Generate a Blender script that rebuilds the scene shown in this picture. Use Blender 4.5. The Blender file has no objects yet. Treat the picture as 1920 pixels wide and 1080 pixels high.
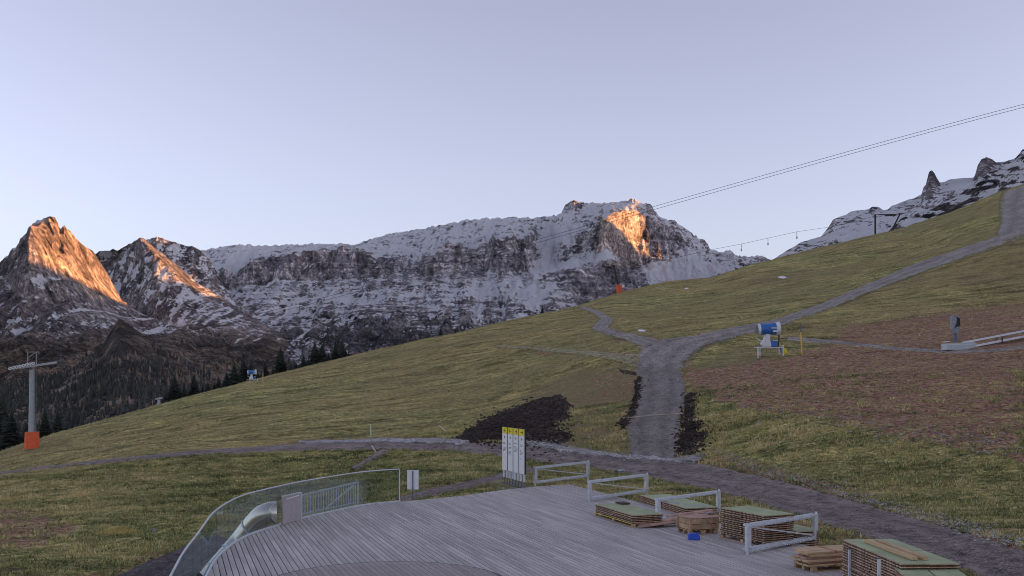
import bpy, math, random
import numpy as np
from mathutils import Vector, Matrix
random.seed(7)
rng = np.random.default_rng(7)
R = math.radians
SC = bpy.context.scene
COL = SC.collection

# ------------------------------------------------------------------ camera, sky, sun, exposure
F, CU, HV, CH = 1900.0, 960.0, 713.0, 4.8      # focal length in photo pixels, centre column, horizon row, camera height
cam_d = bpy.data.cameras.new('camera')
cam = bpy.data.objects.new('camera', cam_d)
COL.objects.link(cam)
cam.location = (0, 0, CH)
cam.rotation_euler = (R(90), 0, 0)
cam_d.sensor_width = 36.0
cam_d.lens = 36.0 * F / 1920.0
cam_d.shift_y = (HV - 540.0) / 1920.0
cam_d.clip_start = 0.2
cam_d.clip_end = 40000
SC.camera = cam

SUN_EL, SUN_AZ = 3.5, 100.0                     # azimuth clockwise from +Y (the view direction)
w = bpy.data.worlds.new('World')
SC.world = w
w.use_nodes = True
nt = w.node_tree
for n in list(nt.nodes): nt.nodes.remove(n)
sky = nt.nodes.new('ShaderNodeTexSky')
sky.sky_type = 'NISHITA'
sky.sun_disc = False
sky.sun_elevation = R(SUN_EL)
sky.sun_rotation = R(SUN_AZ)
sky.altitude = 1900
sky.air_density = 1.0
sky.dust_density = 3.4
sky.ozone_density = 2.6
tint = nt.nodes.new('ShaderNodeMix'); tint.data_type = 'RGBA'; tint.blend_type = 'MULTIPLY'
tint.inputs[0].default_value = 1.0
tint.inputs[7].default_value = (1.0, 0.885, 0.955, 1)
hs = nt.nodes.new('ShaderNodeHueSaturation'); hs.inputs['Saturation'].default_value = 0.46
bgn = nt.nodes.new('ShaderNodeBackground'); bgn.inputs[1].default_value = 0.135
wo = nt.nodes.new('ShaderNodeOutputWorld')
nt.links.new(sky.outputs[0], hs.inputs['Color'])
nt.links.new(hs.outputs[0], tint.inputs[6])
nt.links.new(tint.outputs[2], bgn.inputs[0])
nt.links.new(bgn.outputs[0], wo.inputs[0])

sl = bpy.data.lights.new('sun', 'SUN')
sl.energy = 3.4; sl.angle = R(0.5); sl.color = (1.0, 0.42, 0.13)
so = bpy.data.objects.new('sun', sl); COL.objects.link(so)
sd = Vector((math.sin(R(SUN_AZ)) * math.cos(R(SUN_EL)), math.cos(R(SUN_AZ)) * math.cos(R(SUN_EL)), math.sin(R(SUN_EL))))
so.rotation_euler = (-sd).to_track_quat('-Z', 'Y').to_euler()
so.location = (50, 0, 60)
SC.view_settings.view_transform = 'Standard'
SC.view_settings.look = 'None'
SC.view_settings.exposure = 1.93
SC.view_settings.gamma = 1.0
SC.cycles.filter_width = 0.95
SC.view_settings.use_curve_mapping = False

# ------------------------------------------------------------------ noise
_p = np.random.default_rng(3).permutation(256); PERM = np.concatenate([_p, _p])
_g = np.random.default_rng(5).normal(size=(256, 3)); GR = _g / np.linalg.norm(_g, axis=1)[:, None]
def pn(x, y, z=0.0):
    x, y, z = np.broadcast_arrays(np.asarray(x, float), np.asarray(y, float), np.asarray(z, float))
    xi = np.floor(x).astype(int); yi = np.floor(y).astype(int); zi = np.floor(z).astype(int)
    xf = x - xi; yf = y - yi; zf = z - zi
    u = xf*xf*xf*(xf*(xf*6-15)+10); v = yf*yf*yf*(yf*(yf*6-15)+10); w_ = zf*zf*zf*(zf*(zf*6-15)+10)
    xi &= 255; yi &= 255; zi &= 255
    def g(a, b, c):
        h = PERM[(PERM[(PERM[(xi+a) & 255] + yi + b) & 255] + zi + c) & 255]
        G = GR[h]
        return G[..., 0]*(xf-a) + G[..., 1]*(yf-b) + G[..., 2]*(zf-c)
    def L(a, b, t): return a + t*(b-a)
    return 1.6*L(L(L(g(0,0,0), g(1,0,0), u), L(g(0,1,0), g(1,1,0), u), v), L(L(g(0,0,1), g(1,0,1), u), L(g(0,1,1), g(1,1,1), u), v), w_)
def fbm(x, y, z=0.0, o=5, gain=.5, lac=2.03):
    s = 0; a = 1.0; f = 1.0
    for k in range(o):
        s = s + a*pn(x*f+17.3*k, y*f-9.1*k, z*f+5.7*k); a *= gain; f *= lac
    return s
def ridged(x, y, z=0.0, o=5, gain=.55, lac=2.07):
    s = 0; a = 1.0; f = 1.0; tot = 0
    for k in range(o):
        s = s + a*(1-np.minimum(1, 1.6*np.abs(pn(x*f+31.3*k, y*f+7.7*k, z*f-3.3*k)))); tot += a; a *= gain; f *= lac
    return s/tot
def sstep(a, b, x):
    t = np.clip((x-a)/(b-a), 0, 1); return t*t*(3-2*t)

def P(u, v, d):
    return ((u-CU)/F*d, d, CH-(v-HV)/F*d)
def AT(u, v, z=0.0):
    d = (CH-z)*F/(v-HV); return Vector(((u-CU)/F*d, d, z))

# ------------------------------------------------------------------ object helpers
def tag(o, label=None, cat=None, group=None, kind=None):
    if label: o['label'] = label
    if cat: o['category'] = cat
    if group: o['group'] = group
    if kind: o['kind'] = kind
    return o
def thing(name, loc, label, cat, group=None, rz=0.0):
    o = bpy.data.objects.new(name, None); COL.objects.link(o)
    o.location = loc; o.rotation_euler = (0, 0, rz); o.empty_display_size = .3
    return tag(o, label, cat, group)
class MB:
    def __init__(s): s.v = []; s.f = []; s.sm = []
    def add(s, vs, fs, smooth=False):
        k = len(s.v); s.v.extend([tuple(p) for p in vs]); s.f.extend([tuple(i+k for i in f) for f in fs]); s.sm.extend([smooth]*len(fs))
        return s
    def box(s, c, size, rz=0.0, M=None):
        x, y, z = size[0]/2, size[1]/2, size[2]/2
        vs = [Vector(p) for p in ((-x,-y,-z),(x,-y,-z),(x,y,-z),(-x,y,-z),(-x,-y,z),(x,-y,z),(x,y,z),(-x,y,z))]
        Q = M if M is not None else Matrix.Rotation(rz, 3, 'Z')
        return s.add([Q @ p + Vector(c) for p in vs], [(0,3,2,1),(4,5,6,7),(0,1,5,4),(1,2,6,5),(2,3,7,6),(3,0,4,7)])
    def bar(s, a, b, w_, h_=None, up=(0,0,1)):
        a = Vector(a); b = Vector(b); d = b-a; L = d.length; d.normalize()
        upv = Vector(up)
        if abs(d.dot(upv)) > .98: upv = Vector((0,1,0))
        sx = d.cross(upv).normalized(); sz = sx.cross(d).normalized()
        M = Matrix((sx, d, sz)).transposed()
        return s.box((a+b)/2, (w_, L, h_ if h_ else w_), M=M)
    def tube(s, pts, r, n=10, cap=True, smooth=True):
        pts = [Vector(p) for p in pts]
        rs = r if isinstance(r, (list, tuple)) else [r]*len(pts)
        vs = []; fs = []; ref = None
        for i, p in enumerate(pts):
            t = (pts[min(i+1, len(pts)-1)]-pts[max(i-1, 0)]).normalized()
            if ref is None:
                ref = Vector((0,0,1)) if abs(t.z) < .9 else Vector((1,0,0))
            a = t.cross(ref).normalized(); b = a.cross(t).normalized(); ref = b
            for k in range(n):
                q = 2*math.pi*k/n; vs.append(p + rs[i]*(math.cos(q)*a+math.sin(q)*b))
        for i in range(len(pts)-1):
            for k in range(n):
                k2 = (k+1) % n; fs.append((i*n+k, i*n+k2, (i+1)*n+k2, (i+1)*n+k))
        s.add(vs, fs, smooth)
        if cap:
            m = len(pts)-1
            s.add([vs[k] for k in range(n)], [tuple(reversed(range(n)))]); s.add([vs[m*n+k] for k in range(n)], [tuple(range(n))])
        return s
    def prism(s, poly, z0, z1):
        n = len(poly); vs = [(x, y, z0) for x, y in poly]+[(x, y, z1) for x, y in poly]
        return s.add(vs, [tuple(reversed(range(n))), tuple(range(n, 2*n))]+[(i, (i+1) % n, n+(i+1) % n, n+i) for i in range(n)])
    def mesh(s, name, m):
        me = bpy.data.meshes.new(name); me.from_pydata(s.v, [], s.f)
        me.polygons.foreach_set('use_smooth', s.sm); me.materials.append(m); me.update(); return me
    def build(s, name, m, parent=None, loc=None, rot=None, bevel=0.0):
        o = bpy.data.objects.new(name, s.mesh(name, m)); COL.objects.link(o)
        if parent: o.parent = parent
        if loc is not None: o.location = loc
        if rot is not None: o.rotation_euler = rot
        if bevel:
            b = o.modifiers.new('bevel', 'BEVEL'); b.width = bevel; b.segments = 1; b.limit_method = 'ANGLE'
        return o
def npmesh(name, V, Fq, m, smooth=True):
    me = bpy.data.meshes.new(name)
    V = np.ascontiguousarray(V, np.float32); Fq = np.ascontiguousarray(Fq, np.int32); k = Fq.shape[1]
    me.vertices.add(len(V)); me.vertices.foreach_set('co', V.ravel())
    me.loops.add(Fq.size); me.loops.foreach_set('vertex_index', Fq.ravel())
    me.polygons.add(len(Fq)); me.polygons.foreach_set('loop_start', np.arange(0, Fq.size, k, dtype=np.int32))
    me.polygons.foreach_set('use_smooth', np.full(len(Fq), smooth))
    me.materials.append(m); me.update(calc_edges=True); me.validate()
    return me
def gridfaces(nr, nc):
    i = np.arange(nr-1)[:, None]*nc + np.arange(nc-1)[None, :]
    return np.stack([i, i+1, i+nc+1, i+nc], -1).reshape(-1, 4)
def attr(me, name, arr):
    arr = np.asarray(arr, np.float32)
    if arr.ndim == 1:
        a = me.attributes.new(name, 'FLOAT', 'POINT'); a.data.foreach_set('value', arr)
    else:
        a = me.attributes.new(name, 'FLOAT_COLOR', 'POINT')
        c = np.ones((len(arr), 4), np.float32); c[:, :arr.shape[1]] = arr; a.data.foreach_set('color', c.ravel())

# ------------------------------------------------------------------ materials
def newmat(name):
    m = bpy.data.materials.new(name); m.use_nodes = True
    t = m.node_tree; b = t.nodes['Principled BSDF']; return m, t, b
def nd(t, kind, **kw):
    n = t.nodes.new(kind)
    for k, v in kw.items():
        if k.startswith('i_'): n.inputs[k[2:].replace('_', ' ')].default_value = v
        else: setattr(n, k, v)
    return n
def ramp(t, fac, stops):
    r = t.nodes.new('ShaderNodeValToRGB'); e = r.color_ramp.elements
    while len(e) < len(stops): e.new(.5)
    for q, (p, c) in zip(e, stops): q.position = p; q.color = (*c, 1) if len(c) == 3 else c
    t.links.new(fac, r.inputs[0]); return r.outputs[0]
def noise(t, co, scale, detail=4, rough=.55, dist=0.0, dim='3D'):
    n = nd(t, 'ShaderNodeTexNoise'); n.inputs['Scale'].default_value = scale; n.inputs['Detail'].default_value = detail
    n.inputs['Roughness'].default_value = rough; n.inputs['Distortion'].default_value = dist
    if co: t.links.new(co, n.inputs['Vector'])
    return n.outputs['Fac']
def mapping(t, co, scale=(1,1,1), rot=(0,0,0)):
    m = nd(t, 'ShaderNodeMapping'); m.inputs['Scale'].default_value = scale; m.inputs['Rotation'].default_value = rot
    t.links.new(co, m.inputs['Vector']); return m.outputs[0]
def mix(t, fac, a, b, mode='MIX'):
    n = nd(t, 'ShaderNodeMix', data_type='RGBA', blend_type=mode)
    for idx, s in ((0, fac), (6, a), (7, b)):
        if isinstance(s, (int, float)): n.inputs[idx].default_value = s
        elif isinstance(s, tuple): n.inputs[idx].default_value = (*s, 1)
        else: t.links.new(s, n.inputs[idx])
    return n.outputs[2]
def math_(t, op, a, b=0.0, c=None, clamp=False):
    n = nd(t, 'ShaderNodeMath', operation=op, use_clamp=clamp)
    for i, s in enumerate((a, b) if c is None else (a, b, c)):
        if isinstance(s, (int, float)): n.inputs[i].default_value = s
        else: t.links.new(s, n.inputs[i])
    return n.outputs[0]
def bump(t, b, h, strength=.5, dist=.1):
    n = nd(t, 'ShaderNodeBump'); n.inputs['Strength'].default_value = strength; n.inputs['Distance'].default_value = dist
    t.links.new(h, n.inputs['Height']); t.links.new(n.outputs[0], b.inputs['Normal']); return n
def simple(name, col, rough=.6, metal=0.0, var=.18, scale=6.0, bmp=.0, bscale=40., spec=None, stretch=(1,1,1)):
    m, t, b = newmat(name)
    co = nd(t, 'ShaderNodeTexCoord').outputs['Object']
    co = mapping(t, co, stretch)
    oi = nd(t, 'ShaderNodeObjectInfo').outputs['Random']
    f = noise(t, co, scale, 6, .65)
    lo = tuple(c*(1-var*1.6) for c in col); hi = tuple(min(1, c*(1+var*1.4)) for c in col)
    c = ramp(t, f, [(.3, lo), (.7, hi)])
    k = math_(t, 'MULTIPLY_ADD', oi, var*1.2, 1-var*.6)
    hsn = nd(t, 'ShaderNodeHueSaturation'); t.links.new(c, hsn.inputs['Color']); t.links.new(k, hsn.inputs['Value'])
    t.links.new(hsn.outputs[0], b.inputs['Base Color'])
    b.inputs['Roughness'].default_value = rough; b.inputs['Metallic'].default_value = metal
    if bmp: bump(t, b, noise(t, co, bscale, 5, .7), bmp, .02)
    return m

# ------------------------------------------------------------------ hill surface
CREST = [(-250,900,126),(0,845,128),(100,812,140),(300,757,152),(470,712,160),(650,668,168),(820,630,184),(1000,590,208),(1080,573,222),(1160,548,240),(1250,527,256),(1330,520,272),(1420,492,296),(1560,458,316),(1700,425,336),(1800,390,352),(1870,360,360),(1920,345,364),(2150,262,380),(2500,150,390)]
INNER = [(0,888,80),(350,850,76),(700,834,70),(1000,845,62.5),(1220,868,57.6),(1500,930,44),(1900,1035,28),(300,1000,44),(0,1080,36),(150,960,52),(500,900,60),(800,890,56),
 (1900,860,48),(1900,760,58),(1900,660,74),(1900,560,104),(1880,450,152),(1905,400,220),(1300,635,92),(1450,605,106),(1640,535,144),(1800,475,172),(1400,560,164),(1200,600,136),(1650,480,210),
 (900,700,120),(900,780,84),(600,760,104),(300,820,100),(1000,650,128),(1120,600,160),(1600,720,68),(1500,800,57.6),(1300,760,68),(1100,760,73.6),(1000,800,67),(1290,850,58.4),(1440,672,82),
 (1780,650,80),(1700,900,47),(60,841,120),(-200,960,55),(2200,900,44),(2200,700,64),(2200,500,120),(600,700,150),(200,800,126),(750,680,142)]
C3 = [P(*c) for c in CREST+INNER]
for (u, v, d) in CREST:
    for dd, dz in ((45, 7), (130, 40), (330, 130), (650, 270)):
        p = P(u, v, d+dd); k = 1.0
        C3.append((p[0], p[1], P(u, v, d)[2]*.4+p[2]*.6-dz*k if dd > 100 else p[2]-dz*k))
C3 += [(-8,25,-2.2),(-9.5,32,-2.2),(-9,38,-2.0),(-3,30,-1.2),(5,35,-.40),(3,48.5,-.12),(0,48.5,-.15),(-5,43.5,-.75),(-7,41,-1.3),(8.5,30,-.38),(10.5,25,-.35),(0,10,-1),(-10,10,-2.6),(10,10,-.4),(20,12,0),(6.5,37.5,-.3),
       (40,20,4),(65,45,13),(100,90,30),(160,150,52),(250,250,88),(200,50,60),(100,15,24),(350,0,100),(120,-60,22),(0,-50,-3),(-60,0,-14),(-70,40,-9),(-110,100,-14),(-140,0,-30),(600,300,150),(600,0,150)]
C3 = np.array(C3)
def _phi(r2): return .5*r2*np.log(r2+1e-9)
def _fit():
    S = 100.0; X = C3[:, :2]/S; n = len(X)
    K = _phi(((X[:, None]-X[None])**2).sum(-1)) + 2e-6*np.eye(n)
    Pm = np.hstack([np.ones((n, 1)), X]); A = np.zeros((n+3, n+3)); A[:n, :n] = K; A[:n, n:] = Pm; A[n:, :n] = Pm.T
    return np.linalg.solve(A, np.concatenate([C3[:, 2], np.zeros(3)])), X, S
W_, X_, S_ = _fit()
def Hb(x, y):
    x = np.asarray(x, float); y = np.asarray(y, float); sh = x.shape; x = x.ravel()/S_; y = y.ravel()/S_
    out = W_[-3]+W_[-2]*x+W_[-1]*y
    for k in range(len(X_)): out = out + W_[k]*_phi((x-X_[k, 0])**2+(y-X_[k, 1])**2)
    return out.reshape(sh)
SKY_U = np.array([-250,-100,0,50,100,200,300,385,470,560,650,735,820,910,1000,1080,1120,1160,1205,1250,1290,1330,1375,1420,1490,1560,1630,1700,1750,1800,1835,1870,1895,1920,2150,2500.])
SKY_V = np.interp(SKY_U, [c[0] for c in CREST], [c[1] for c in CREST]); SKY_D = np.interp(SKY_U, [c[0] for c in CREST], [c[2] for c in CREST]); SKY_C = np.zeros(len(SKY_U))
def Hf(x, y):
    x = np.asarray(x, float); y = np.asarray(y, float); yp = np.maximum(y, 1.0)
    u = CU+F*x/yp; c = np.interp(u, SKY_U, SKY_C); dc = np.interp(u, SKY_U, SKY_D)
    return Hn(x, y) - c*sstep(.5, .92, yp/dc)*(y > 5)
def Hn(x, y):
    x = np.asarray(x, float); y = np.asarray(y, float)
    d = np.hypot(x, y); a = sstep(46, 75, d)
    return Hb(x, y) + (.10+.5*a)*pn(x/17, y/12, 2.2)*sstep(8, 60, d) + (.05+.11*a)*pn(x/4.3, y/3.1, 7.7)
for _it in range(4):
    _d = 60*np.exp(np.linspace(0, math.log(520/60), 260))[None, :]; _x = (SKY_U[:, None]-CU)/F*_d
    _h = Hf(_x, np.broadcast_to(_d, _x.shape)); _v = HV-F*(_h+.07-CH)/_d; _k = _v.argmin(1); _vm = _v.min(1)
    SKY_C = SKY_C + (SKY_V-_vm)/F*_d[0, _k]*.95
def hit(u, v):
    u = np.atleast_1d(np.asarray(u, float)); v = np.atleast_1d(np.asarray(v, float))
    ds = 14*np.exp(np.linspace(0, math.log(440/14), 420)); D = ds[None, :]
    X = (u[:, None]-CU)/F*D; Z = CH-(v[:, None]-HV)/F*D
    h = Hf(X, np.broadcast_to(D, X.shape)); below = (h >= Z)
    idx = np.where(below.any(1), below.argmax(1), np.argmin(Z-h, 1)); i0 = np.maximum(idx-1, 0); r = np.arange(len(u))
    a = (Z-h)[r, i0]; b = (Z-h)[r, idx]; t = np.where(np.abs(a-b) > 1e-9, a/(a-b+1e-12), 0); t = np.clip(t, 0, 1)
    d = ds[i0]*(1-t)+ds[idx]*t
    return np.stack([(u-CU)/F*d, d], 1)
def hit1(u, v):
    p = hit([u], [v])[0]; return Vector((p[0], p[1], float(Hf(p[0], p[1]))))
def px(x, y, z): return CU+F*x/y, HV+F*(CH-z)/y
def dense(pl, step):
    pl = np.asarray(pl, float); s = np.concatenate([[0], np.cumsum(np.linalg.norm(np.diff(pl, axis=0), axis=1))])
    n = max(2, int(s[-1]/step)+1); q = np.linspace(0, s[-1], n)
    return np.stack([np.interp(q, s, pl[:, k]) for k in range(pl.shape[1])], 1)
def resamp(pl, n):
    pl = np.asarray(pl, float); s = np.concatenate([[0], np.cumsum(np.linalg.norm(np.diff(pl, axis=0), axis=1))])
    # keep vertex correspondence between the two edges of a strip
    q = np.linspace(0, 1, n); k = np.linspace(0, 1, len(pl))
    return np.stack([np.interp(q, k, pl[:, j]) for j in range(pl.shape[1])], 1)
def sdf(px_, py_, poly):
    poly = np.asarray(poly, float); n = len(poly); d = np.full(px_.shape, 1e9); ins = np.zeros(px_.shape, bool)
    for i in range(n):
        a = poly[i]; b = poly[(i+1) % n]; e = b-a; wx = px_-a[0]; wy = py_-a[1]
        t = np.clip((wx*e[0]+wy*e[1])/(e@e+1e-12), 0, 1); d = np.minimum(d, np.hypot(wx-t*e[0], wy-t*e[1]))
        c = ((a[1] > py_) != (b[1] > py_)) & (px_ < (b[0]-a[0])*(py_-a[1])/(b[1]-a[1]+1e-12)+a[0]); ins ^= c
    return np.where(ins, -d, d)

# ------------------------------------------------------------------ road and path outlines (photo pixels, then laid on the hill)
ROAD_T = [(-160,902),(0,885),(100,872),(250,857),(400,842),(560,830),(700,825),(850,827),(1000,834),(1100,848),(1200,856),(1300,864),(1400,884),(1500,908),(1600,937),(1700,966),(1800,997),(1920,1030),(2100,1078)]
ROAD_B = [(-160,910),(0,891),(100,878),(250,864),(400,850),(560,846),(700,844),(850,846),(1000,864),(1100,876),(1200,894),(1300,912),(1400,938),(1500,968),(1600,1002),(1700,1038),(1790,1068),(1900,1108),(2060,1160)]
STEEP_L = [(1186,682),(1196,712),(1193,740),(1183,775),(1170,800),(1173,830),(1180,858)]
STEEP_R = [(1280,684),(1284,712),(1287,740),(1284,775),(1278,800),(1274,830),(1272,864)]
UP_T = [(1196,690),(1192,668),(1200,652),(1238,637),(1300,630),(1370,614),(1450,600),(1540,569),(1620,535),(1700,500),(1780,473),(1835,455),(1868,438)]
UP_B = [(1282,694),(1288,680),(1302,664),(1330,646),(1375,634),(1425,621),(1480,606),(1560,577),(1645,542),(1740,507),(1820,480),(1880,459),(1925,446)]
TOP_L = [(1868,438),(1876,415),(1874,395),(1874,378),(1882,358)]
TOP_R = [(1935,444),(1960,420),(1975,400),(1980,380),(1985,338)]
FOOT_L = [(1084,576),(1108,586),(1127,598),(1116,607),(1108,616),(1140,628),(1180,640),(1203,655)]
FOOT_R = [(1094,574),(1130,586),(1151,600),(1146,608),(1140,615),(1163,623),(1204,629),(1244,639)]
TRK_T = [(930,648),(1000,651),(1080,656),(1150,662),(1200,664)]
TRK_B = [(930,651),(1000,656),(1080,664),(1140,673),(1200,692)]
THIN_T = [(1476,631),(1560,637),(1640,646),(1700,652),(1790,656),(1860,655),(1925,646)]
THIN_B = [(1476,637),(1560,643),(1640,652),(1700,657),(1790,661),(1860,660),(1925,651)]
SIDE_T = [(712,843),(680,862),(655,876)]
SIDE_B = [(730,845),(700,863),(668,882)]
DIRT_T = [(740,935),(800,915),(860,904),(920,890),(985,872)]
DIRT_B = [(752,941),(810,930),(875,917),(935,903),(1010,884)]
LOW_T = [(120,1108),(210,1074),(280,1048),(340,1024),(400,1004)]
LOW_B = [(330,1130),(360,1100),(385,1075),(420,1050),(450,1020)]
STRIPS = [(ROAD_T, ROAD_B), (STEEP_L, STEEP_R), (UP_T, UP_B), (TOP_L, TOP_R), (FOOT_L, FOOT_R), (TRK_T, TRK_B), (THIN_T, THIN_B), (SIDE_T, SIDE_B), (DIRT_T, DIRT_B), (LOW_T, LOW_B)]
POLYS = [hit(*np.array(a+b[::-1], float).T) for a, b in STRIPS]
def roadmask(x, y):
    m = np.full(np.shape(x), 1e9)
    for p in POLYS: m = np.minimum(m, sdf(x, y, p))
    return m

# ------------------------------------------------------------------ ground materials
def ground_mat():
    m, t, b = newmat('hill_grass')
    tc = nd(t, 'ShaderNodeTexCoord').outputs['Object']
    cls = nd(t, 'ShaderNodeAttribute', attribute_name='cls'); sep = nd(t, 'ShaderNodeSeparateColor'); t.links.new(cls.outputs['Color'], sep.inputs[0])
    st = mapping(t, tc, (.6, 1.0, 3.0), (0, 0, R(-8)))
    n1 = noise(t, tc, .035, 4, .6); n2 = noise(t, st, .5, 6, .7, .6); n3 = noise(t, st, 2.6, 6, .75, .4); n4 = noise(t, tc, 7, 5, .8)
    g = ramp(t, n2, [(.38, (0.105,0.123,0.049)), (.47, (0.238,0.246,0.084)), (.54, (0.396,0.351,0.132)), (.63, (0.632,0.527,0.228))])
    g2 = ramp(t, n3, [(.40, (0.053,0.063,0.028)), (.49, (0.263,0.273,0.097)), (.60, (0.772,0.667,0.298))])
    g = mix(t, .55, g, g2)
    olive = mix(t, .5, g, (.38, .265, .13))
    g = mix(t, ramp(t, n1, [(.38, (0,0,0)), (.56, (.85,.85,.85))]), g, olive)
    g = mix(t, 1.0, g, ramp(t, n4, [(.36, (.30,.30,.30)), (.5, (1,1,1)), (.64, (1.7,1.6,1.45))]), 'MULTIPLY')
    streak = noise(t, mapping(t, tc, (.30, 1.3, 2.0), (0, 0, R(-12))), .42, 5, .7, .5)
    g = mix(t, 1.0, g, ramp(t, streak, [(.36, (.42,.42,.42)), (.5, (.95,.95,.95)), (.62, (1.3,1.26,1.2))]), 'MULTIPLY')
    # dry grass
    dry = mix(t, n3, (.17,.13,.065), (.36,.29,.16))
    g = mix(t, math_(t, 'MULTIPLY', sep.outputs[2], ramp(t, n2, [(.3, (.35,.35,.35)), (.6, (1,1,1))])), g, dry)
    # brown earth with tufts
    e = ramp(t, noise(t, tc, 3.2, 8, .8, .5), [(.38, (.09,.045,.030)), (.48, (.29,.155,.105)), (.57, (.46,.275,.195)), (.70, (.66,.54,.45))])
    tuft = ramp(t, noise(t, st, 1.7, 6, .75, .7), [(.49, (0,0,0)), (.56, (.95,.95,.95))])
    e2 = mix(t, math_(t, 'MULTIPLY', tuft, .75), e, g)
    em = ramp(t, math_(t, 'ADD', sep.outputs[0], math_(t, 'ADD', math_(t, 'MULTIPLY_ADD', n3, .9, -.45), math_(t, 'MULTIPLY_ADD', streak, 2.6, -1.42))), [(.38, (0,0,0)), (.6, (1,1,1))])
    c = mix(t, em, g, e2)
    dk = ramp(t, noise(t, tc, 2.6, 7, .85), [(.38, (.012,.008,.007)), (.50, (.045,.032,.027)), (.60, (.13,.095,.075)), (.72, (.30,.24,.19))])
    dm = ramp(t, math_(t, 'ADD', sep.outputs[1], math_(t, 'MULTIPLY_ADD', n3, .9, -.45)), [(.42, (0,0,0)), (.5, (1,1,1))])
    c = mix(t, dm, c, dk)
    t.links.new(c, b.inputs['Base Color']); b.inputs['Roughness'].default_value = 1.0
    b.inputs['Specular IOR Level'].default_value = .12
    hh = math_(t, 'ADD', math_(t, 'MULTIPLY', n2, .8), math_(t, 'ADD', math_(t, 'MULTIPLY', n3, .6), math_(t, 'MULTIPLY', n4, .25)))
    bump(t, b, hh, .8, .35)
    return m
def gravel_mat(name, base, light, scale=5.0, dark=(.03,.028,.028), edge=True):
    m, t, b = newmat(name)
    tc = nd(t, 'ShaderNodeTexCoord').outputs['Object']
    q = nd(t, 'ShaderNodeAttribute', attribute_name='across').outputs['Fac']
    n1 = noise(t, tc, .35, 6, .7, .5); n2 = noise(t, tc, scale, 8, .85); n3 = noise(t, tc, scale*5, 3, .8); n5 = noise(t, tc, 1.3, 7, .8, .4)
    c = mix(t, ramp(t, n1, [(.38, (0,0,0)), (.6, (1,1,1))]), base, light)
    c = mix(t, ramp(t, n2, [(.40, (.85,.85,.85)), (.52, (0,0,0))]), c, dark)
    c = mix(t, ramp(t, n3, [(.54, (0,0,0)), (.68, (.75,.75,.75))]), c, tuple(min(.75, k*2.3) for k in light))
    rut = math_(t, 'ADD', math_(t, 'MULTIPLY', math_(t, 'POWER', math_(t, 'ABSOLUTE', math_(t, 'MULTIPLY_ADD', math_(t, 'ABSOLUTE', math_(t, 'SUBTRACT', q, .5)), 5.0, -1.0)), 1.0), 1.0), math_(t, 'MULTIPLY_ADD', n5, 1.2, -.6))
    if edge:
        c = mix(t, 1.0, c, ramp(t, rut, [(.05, (.84,.83,.82)), (.5, (1.0,1.0,1.0)), (1.0, (1.1,1.1,1.1))]), 'MULTIPLY')
        ed = math_(t, 'ADD', math_(t, 'MULTIPLY', math_(t, 'ABSOLUTE', math_(t, 'SUBTRACT', q, .5)), 2.0), math_(t, 'MULTIPLY_ADD', n5, 1.1, -.55))
        gr = ramp(t, n2, [(.36, (.05,.045,.02)), (.5, (.20,.19,.08)), (.62, (.42,.36,.18))])
        c = mix(t, ramp(t, ed, [(.84, (0,0,0)), (.95, (1,1,1))]), c, gr)
    t.links.new(c, b.inputs['Base Color']); b.inputs['Roughness'].default_value = .95; b.inputs['Specular IOR Level'].default_value = .2
    bump(t, b, math_(t, 'ADD', n2, math_(t, 'ADD', math_(t, 'MULTIPLY', n3, .4), n5)), .9, .10)
    return m
M = {}
M['ground'] = ground_mat()
M['dirt'] = gravel_mat('dirt_road_surface', (.21,.165,.148), (.31,.26,.24), 2.5)
M['gravel'] = gravel_mat('grey_gravel', (.27,.235,.205), (.41,.365,.325), 4.0, (.06,.055,.055))
M['gravel2'] = gravel_mat('dark_gravel', (.215,.19,.17), (.30,.27,.245), 4.0, (.045,.042,.042))
M['pale'] = gravel_mat('pale_gravel', (.46,.44,.45), (.62,.60,.61), 6.0, (.07,.07,.075), edge=False)

# ------------------------------------------------------------------ ground mesh
az = np.concatenate([np.linspace(-80, -29, 40), np.linspace(-28.8, 28.8, 900), np.linspace(29, 115, 70)])
rad = 6*np.exp(np.linspace(0, math.log(1000/6), 640))
A_, R_ = np.meshgrid(np.radians(az), rad)
GX = np.sin(A_)*R_; GY = np.cos(A_)*R_
GZ = Hf(GX, GY)
rm = roadmask(GX, GY)
GZ = GZ - .10*(1-sstep(-.3, .15, rm))
fd = np.hypot(GX, GY)
GZ += .05*fbm(GX*1.3, GY*1.1, 3.3, 3)*(rm > .3)*(1-sstep(90, 160, fd))
with np.errstate(divide='ignore', invalid='ignore'):
    yy = np.maximum(GY, 1e-3); GU = CU+F*GX/yy; GV = HV+F*(CH-GZ)/yy
DECKO = [(-5.6,14),(-6.3,18.8),(-6.9,21.5),(-7.5,24.9),(-8.05,27.5),(-8.25,30),(-8.1,31.9),(-7.65,33.7),(-7.3,35.2),(-6.8,36.4),(-5.85,38.8),(-4.4,40.1),(-3.95,40.5),(-2.2,42.0),(-.42,44.4),(1.1,45.9),(2.7,46.8),(3.4,44.3),(4.35,41.3),(5.05,39),(6.7,33.5),(8.25,29),(10.1,25.0),(13.6,14)]
inb = sdf(GX, GY, DECKO)
GZ = np.where(inb < 0, np.minimum(GZ, -.25), GZ)
def blur_mask(poly, soft=7.0, jit=9.0):
    du = jit*fbm(GX/1.6, GY/1.6, 9.1, 3); dv = jit*.5*fbm(GX/1.6, GY/1.6, 4.4, 3)
    s = sdf(GU+du, (GV+dv)*1.0, poly); return 1-sstep(-soft, soft, s)
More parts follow.
